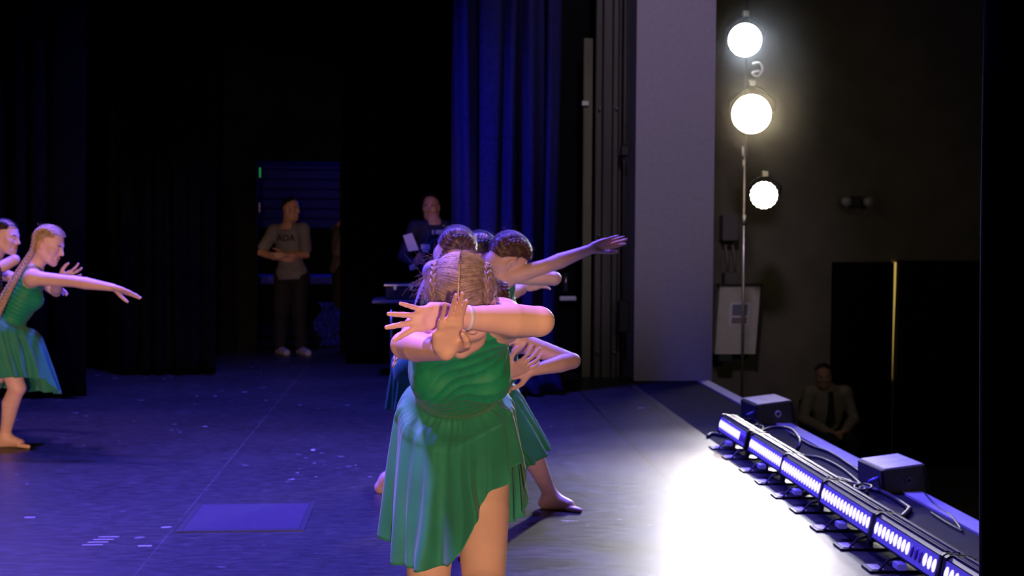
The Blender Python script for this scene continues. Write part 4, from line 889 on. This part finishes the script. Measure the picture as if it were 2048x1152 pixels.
def back_dancer():
    pel = P(836, 722, 7.12); shR, shL = P(868, 545, 6.92), P(920, 540, 7.22)
    aL, aR = grd(860, 968), grd(775, 985)
    p = dancer('person', 'dancer with violet-lit back and brown hair, nearest of the three to the standing man', (pel[0], pel[1], 0), shL, shR, pel, W3(.2, 1, 0), aL, aR, W3(-.5, .8, 0), RGT, RGT, P(908, 500, 7.1), W3(.60, -.45, -.66), W3(.62, .1, .78),
        [(True, P(925, 600, 6.85), P(960, 560, 6.75), W3(.5, .2, .8), W3(0, 1, 0), {}),
         (False, P(960, 580, 7.3), P(985, 560, 7.2), W3(.95, .1, .25), W3(0, .8, -.5), {})], hs=1.08, sc=1.12)
    p.finish()
    def g(X, Y, Z):
        u, v, w = p.uvw(X, Y, Z); return np.maximum(np.maximum(v+.08, -.40-v), -.015-w-np.clip(-.30-v, 0, 1)*3)
    p.garment('bodice', GREEN, g, .006)
    p.skirt(pel+p.cu*.07, .135, .12, (.165, .15), [(0, .33), (180, .33)], seed=2, n1=200, n2=30)
    p.hair(BROWN, n=900, braids=((1, [P(890, 560, 7.4)]), (-1, [P(880, 520, 7.0), P(850, 580, 6.95), P(820, 650, 6.95)])), fly=90, r=.0009, off=.009)
back_dancer()

# ================================================================== pair at the left edge
def left_dancer():
    pel = P(12, 665, 8.28); shR, shL = P(66, 556, 8.14), P(62, 546, 8.46)
    aR, aL = grd(10, 894), grd(-70, 915)
    p = dancer('person', 'light blonde braided dancer in green dress at left, near arm stretched forward', (aR[0], aR[1], 0), shL, shR, pel, W3(.05, 1, 0), aL, aR, RGT, W3(1, .1, 0), RGT, P(98, 490, 8.28), W3(.93, .12, -.34), W3(.36, 0, .93),
        [(True, P(148, 563, 8.1), P(226, 575, 8.05), W3(.93, .05, -.28), W3(.1, .45, -.9), dict(curl=(3, 3, 4, 6), spread=(4, 1, -2, -5))),
         (False, P(112, 582, 8.5), P(118, 558, 8.3), W3(.9, .1, .25), W3(0, .9, .2), dict(spread=(22, 8, -8, -22), curl=(14, 14, 16, 20)))], hs=1.0, kn=(P(-25, 790, 8.4), P(34, 776, 8.22)))
    p.finish(); p.bodice(strap=1, low=-.36, infl=.007)
    p.skirt(pel+p.cu*.10, .118, .10, (.21, .22), [(0, .50), (40, .46), (60, .38), (90, .36), (120, .36), (180, .40), (-90, .5)], shift=(.10, 0), seed=4, n1=260, n2=44)
    p.hair(LBLOND, n=1500, braids=((1, [P(60, 510, 8.45), P(20, 570, 8.45), P(-20, 640, 8.4)]), (-1, [P(60, 512, 8.2), P(30, 560, 8.12), P(5, 610, 8.1), P(-12, 650, 8.1)])), fly=60, r=.0009, off=.010, bw=1.35)
left_dancer()
def edge_dancer():
    pel = P(-80, 660, 8.9); shR, shL = P(-22, 548, 8.75), P(-22, 540, 9.05)
    aR, aL = und(-70, 8.8), und(-130, 9.1)
    p = dancer('person', 'dark-haired dancer in profile cut off by the left edge of the picture', (pel[0], pel[1], 0), shL, shR, pel, W3(.05, 1, 0), aL, aR, RGT, RGT, RGT, P(11, 474, 8.8), W3(.97, .15, -.15), W3(.15, 0, .98),
        [(True, P(28, 520, 8.72), P(-40, 560, 8.6), W3(-.9, .2, 0), W3(0, 1, 0), {}),
         (False, P(40, 560, 9.1), P(90, 570, 9.0), W3(.93, .05, -.2), W3(.1, .4, -.9), {})], hs=.98)
    p.finish(); p.bodice(strap=1, low=-.36)
    p.skirt(pel+p.cu*.09, .118, .10, (.20, .20), [(0, .45), (180, .45)], seed=9, n1=160, n2=30)
    p.hair(BLACKH, n=700, braids=((1, [P(-15, 500, 9.0), P(-30, 560, 9.0)]), (-1, [P(-18, 500, 8.7), P(-2, 540, 8.62), P(2, 590, 8.6)])), fly=20, r=.0009, off=.007)
edge_dancer()
#MEN0
# ================================================================== men in the background
SHIRTW = mat('white_cotton', (.18, .18, .19), .8, noise=(20, .06)); SHIRTC = mat('dimmed_white_cotton', (.22, .19, .14), .85); NAVY = mat('navy_fabric', (.010, .012, .035), .8); TRS = mat('black_trousers', (.008, .008, .010), .85)  # seated man's shirt is white, its dimness put into the colour
SHOE = mat('pale_trainer', (.35, .34, .33), .6); DSHOE = mat('dark_shoe', (.01, .01, .01), .4)
def man(label, base, shL, shR, pel, hipd, kn, an, toe, hC, hf, hu, arms, shirt, trs, shoe, hairm, sleeve=.55, sc=1.08, hs=1.06, low=-.62, vox=.006, long_sleeve=False, collar=.05, skin=None):
    p = Person('person', label, base, sc, vox, skin or SKIN2, female=False)
    hd = nz(hipd)*.09*sc; pel = np.asarray(pel, float); hL, hR = pel-hd-np.array([0, 0, .03]), pel+hd-np.array([0, 0, .03])
    p.torso(shL, shR, pel, hL, hR); p.head(hC, hf, hu, hs)
    T = Sdf(); T.pr = []
    for i, (right, el, wr, fd, pn) in enumerate(arms):
        sh = np.asarray(shR if right else shL, float); el = np.asarray(el, float); wr = np.asarray(wr, float)
        p.arm(sh, el, wr); hand(p.S, wr, fd, pn, right, 1.05*sc, curl=(28, 30, 32, 34))
        T.ball(sh, .052*sc, .035)
        if long_sleeve: T.cone(sh, el, .050*sc, .042*sc, .03); T.cone(el, wr, .044*sc, .030*sc, .02)
        else: T.cone(sh, sh+(el-sh)*sleeve, .052*sc, .052*sc, .03)
    T.ell(pel-p.cu*.02, [nz(hipd), p.cf, p.cu], np.array([.172, .125, .15])*sc, .05)
    Tt = Sdf(); Tt.pr = list(p.Tr.pr)+T.pr; low = -np.linalg.norm(p.M-pel)-.05
    L_ = Sdf()
    for h, k, a in ((hL, kn[0], an[0]), (hR, kn[1], an[1])):
        bk = -p.cf if abs(p.cf[2]) < .6 else TOW
        p.leg(h, k, a, bk); L_.cone(h, k, .092*sc, .068*sc, .06); L_.cone(k, np.asarray(a)+[0, 0, .01], .066*sc, .055*sc, .03)
    L_.ell(pel, [nz(hipd), p.cf, p.cu], np.array([.160, .112, .12])*sc, .05)
    for a in an: foot(p.S, a, toe, sc*.95)
    p.finish()
    def g(X, Y, Z):
        u, v, w = p.uvw(X, Y, Z); inside = (np.abs(u) < .062); return np.maximum(low-v, (np.where(inside, v-collar+.25*np.clip(w, 0, .2), -1)))
    p.garment('shirt', shirt, g, .014, lambda X, Y, Z: (lambda u, v, w: .004*np.abs(np.sin(v*34+u*18+np.sin(u*20)*1.5))*np.clip(-v*4, 0, 1))(*p.uvw(X, Y, Z)), S=Tt)
    p.garment('trousers', trs, lambda X, Y, Z: Z*0-1+(Y*0+X*0) if False else (X*0+Y*0+Z*0-1), .008, S=L_)
    for a in an:
        F_ = Sdf(); foot(F_, a, toe, sc*1.06, False); A, lo, vx = F_.eval(vox); V, Q = nets(A, lo, vx); mk('shoe', V, Q, shoe, p.t)
    # short hair
    D = math.radians; ph = np.linspace(D(50), D(205), 50); q = np.linspace(-1, 1, 60)[None]; bm_ = np.interp(np.degrees(ph), [50, 90, 150, 205], [52, 78, 80, 60])[:, None]
    PH = np.repeat(ph[:, None], 60, 1); B = D(1)*bm_*q; o_ = (.012+.002*np.sin(PH*40)*np.cos(q*30))*np.minimum(1, (1-np.abs(q))*6+.1)
    i = np.arange(49)[:, None]*60+np.arange(59)[None]; h = mk('hair', p.hpo(PH, B, o_).reshape(-1, 3), np.stack([i, i+1, i+61, i+60], -1).reshape(-1, 4), hairm, p.t); md = h.modifiers.new('s', 'SOLIDIFY'); md.thickness = .005; md.offset = -1
    return p
def technician():
    d = 12.95; b = G(868, 752); base = (P(868, 560, d)[0], P(868, 560, d)[1], 0); C0 = np.array(base)
    sL, sR = C0+[.19, .02, 1.42], C0+[-.19, -.02, 1.42]; pel = C0+[0, .02, .93]
    hC = P(862, 414, d)
    p = man('man in a dark polo shirt with a lanyard, holding papers behind the dancers', base, sL, sR, pel, -RGT, (C0+[.11, -.02, .50], C0+[-.11, -.02, .50]), (C0+[.12, .02, .08], C0+[-.12, .02, .08]), TOW, hC, W3(-.12, .95, -.08), UPZ,
        [(True, C0+[-.30, -.05, 1.14], C0+[-.20, -.25, 1.06], W3(.3, .6, .3), W3(1, 0, .2)), (False, C0+[.30, -.02, 1.14], C0+[.02, -.25, 1.03], W3(-.8, .3, .2), W3(0, -.3, 1))], NAVY, TRS, DSHOE, BLACKH, vox=.006, long_sleeve=True)
    t = p.t; WB = mat('badge_white', (.6, .6, .62), .5)
    # chest logo: small bar and word block on the left breast
    c0 = P(863, 465, d-.16); k = d-.16
    for (x0, x1) in ((864, 868), (871, 885)):
        a, b2 = P(x0, 460, k), P(x1, 469, k); MB().box((a[0], a[1]-.004, b2[2]), (b2[0], a[1]+.03, a[2]), .002).build('shirt_logo', WB, t)
    bd = P(851, 493, d-.21); MB().box((bd[0]-.045, bd[1]-.004, bd[2]-.03), (bd[0]+.045, bd[1]+.004, bd[2]+.02), .003).build('badge', WB, t)
    MB().box((bd[0]-.03, bd[1]-.006, bd[2]-.055), (bd[0]+.03, bd[1]+.002, bd[2]-.035), .002).build('badge_card', WB, t)
    V, F = tube(spline([p.M+[-.07, .0, .06], p.M+[-.06, -.14, -.08], bd+[0, 0, .02], p.M+[.05, -.14, -.08], p.M+[.07, 0, .06]], 40), .005, 6); mk('lanyard', V, F, mat('lanyard_grey', (.10, .10, .16), .7), t)
    # sheet of paper, held upright in his right hand (a thing of its own)
    PAP = mat('paper', (.62, .60, .58), .6); q = [P(806, 471, d-.30), P(824, 466, d-.30), P(838, 500, d-.28), P(817, 503, d-.28)]
    o = MB().prism([q[3], q[2], q[1], q[0]], (0, .006, 0)).build('paper_sheet', PAP); tag(o, 'folded sheet of paper held up by the man in dark polo', 'paper')
    q = [P(818, 532, d-.32), P(832, 526, d-.32), P(838, 537, d-.30), P(820, 541, d-.30)]
    tag(MB().prism([q[3], q[2], q[1], q[0]], (0, .008, 0)).build('paper_sheet', PAP), 'small white paper below the hands of the man in dark polo', 'paper')
technician()
def tee_man():
    C0 = np.array([atY(578, 560, 14.75)[0], 14.7, 0])
    sL, sR = C0+[.17, -.06, 1.40], C0+[-.17, .06, 1.38]; pel = C0+[.03, .02, .90]; d = 14.6
    p = man('man in a white tee with dark letters, arms folded, standing in the doorway', tuple(C0), sL, sR, pel, np.array([-1, .3, 0]), (C0+[.12, -.05, .48], C0+[-.08, .0, .48]), (C0+[.14, .0, .08], C0+[-.10, .05, .08]), nz(TOW+RGT*.6), P(582, 418, d), W3(.85, .45, -.05), UPZ,
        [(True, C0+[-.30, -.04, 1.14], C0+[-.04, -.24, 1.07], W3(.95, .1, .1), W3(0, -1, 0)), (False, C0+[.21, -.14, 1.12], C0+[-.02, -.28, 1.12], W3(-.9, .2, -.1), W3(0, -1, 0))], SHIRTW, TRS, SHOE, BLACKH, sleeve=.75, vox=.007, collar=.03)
    cu = bpy.data.curves.new('lettering', 'FONT'); cu.body = 'ADA'; cu.size = .105; cu.extrude = .004; cu.align_x = 'CENTER'; cu.materials.append(BLKP); o = bpy.data.objects.new('lettering_text', cu); COL.objects.link(o)
    f = p.cf; f = nz([f[0], f[1], 0]); xx = np.cross([0, 0, 1.0], f)
    bpy.context.view_layer.update(); me = bpy.data.meshes.new_from_object(o); bpy.data.objects.remove(o); o = link(bpy.data.objects.new('lettering', me), p.t); o.matrix_parent_inverse = Matrix.Identity(4)
    loc = p.M+np.array([0, 0, -.12])+f*.132+xx*.03-np.array(C0)
    o.matrix_local = Matrix(((xx[0], 0, f[0], loc[0]), (xx[1], 0, f[1], loc[1]), (xx[2], 1, f[2], loc[2]), (0, 0, 0, 1)))
tee_man()
def hidden_man():
    C0 = np.array([atY(684, 560, 16.15)[0], 16.15, 0]); d = 16.0
    man('half hidden person in a dull pale-sleeved top behind the black curtain edge at the doorway', tuple(C0), C0+[.06, -.17, 1.40], C0+[-.06, .17, 1.40], C0+[0, 0, .92], np.array([-.3, 1, 0]), (C0+[-.04, -.10, .5], C0+[-.04, .10, .5]), (C0+[0, -.10, .08], C0+[0, .10, .08]), -RGT, P(700, 428, d), W3(-.9, .3, 0), UPZ,
        [(True, C0+[-.06, .20, 1.12], C0+[.12, .05, 1.02], W3(.6, 0, -.6), W3(0, 1, 0)), (False, C0+[-.04, -.20, 1.12], C0+[.10, -.12, 1.00], W3(.6, 0, -.6), W3(0, -1, 0))], mat('dull_cotton', (.10, .09, .095), .9), TRS, DSHOE, BLACKH, vox=.009, long_sleeve=True, skin=SKIN2)
hidden_man()
def seated_man():
    d = 13.7; C0 = P(1655, 880, d); C0 = np.array([C0[0], C0[1], -1.32]); SH = P(1655, 785, d)
    sL, sR = SH+[.19, 0, 0], SH+[-.19, 0, 0]; pel = np.array([SH[0], SH[1]+.03, SH[2]-.45])
    kL, kR = pel+np.array([.12, -.42, .0]), pel+np.array([-.10, -.42, .0]); aL, aR = np.array([kL[0], kL[1], -1.24]), np.array([kR[0], kR[1], -1.24])
    p = man('seated man in pale shirt and dark tie below the stage edge', (pel[0], pel[1], -1.32), sL, sR, pel, -RGT, (kL, kR), (aL, aR), TOW, P(1646, 752, d-.05), W3(-.15, .95, -.15), UPZ,
        [(True, SH+[-.27, -.04, -.27], SH+[-.10, -.28, -.36], W3(.6, .6, -.1), W3(0, 0, -1)), (False, SH+[.27, -.04, -.27], SH+[.10, -.28, -.36], W3(-.6, .6, -.1), W3(0, 0, -1))], SHIRTC, TRS, DSHOE, BLACKH, vox=.007, long_sleeve=True, collar=.05, skin=mat('skin_shade_tan', (.36, .20, .13), .6))  # his skin is darkened in colour to suit the dim seat
    M_ = p.M; b = MB(); q = [M_+[-.018, -.135, .02], M_+[.018, -.135, .02], M_+[.040, -.165, -.30], M_+[.0, -.17, -.35], M_+[-.040, -.165, -.30]]
    b.prism([q[4], q[3], q[2], q[1], q[0]], (0, .02, 0)).build('tie', TRS, p.t)
    t = thing('auditorium_chair', 'dark chair under the seated man in the pale shirt', 'chair', (pel[0], pel[1], -1.32)); zs = pel[2]-.13; FAB = mat('chair_fabric', (.02, .012, .012), .9)
    MB().box((pel[0]-.24, pel[1]-.36, zs-.09), (pel[0]+.24, pel[1]+.14, zs), .03).build('seat', FAB, t); MB().box((pel[0]-.24, pel[1]+.15, zs-.05), (pel[0]+.24, pel[1]+.22, zs+.50), .03).build('backrest', FAB, t)
    for x in (-.22, .20):
        for y in (-.33, .12): MB().box((pel[0]+x, pel[1]+y, -1.32), (pel[0]+x+.03, pel[1]+y+.03, zs-.088)).build('leg', BLK, t)
seated_man()
#MEN1
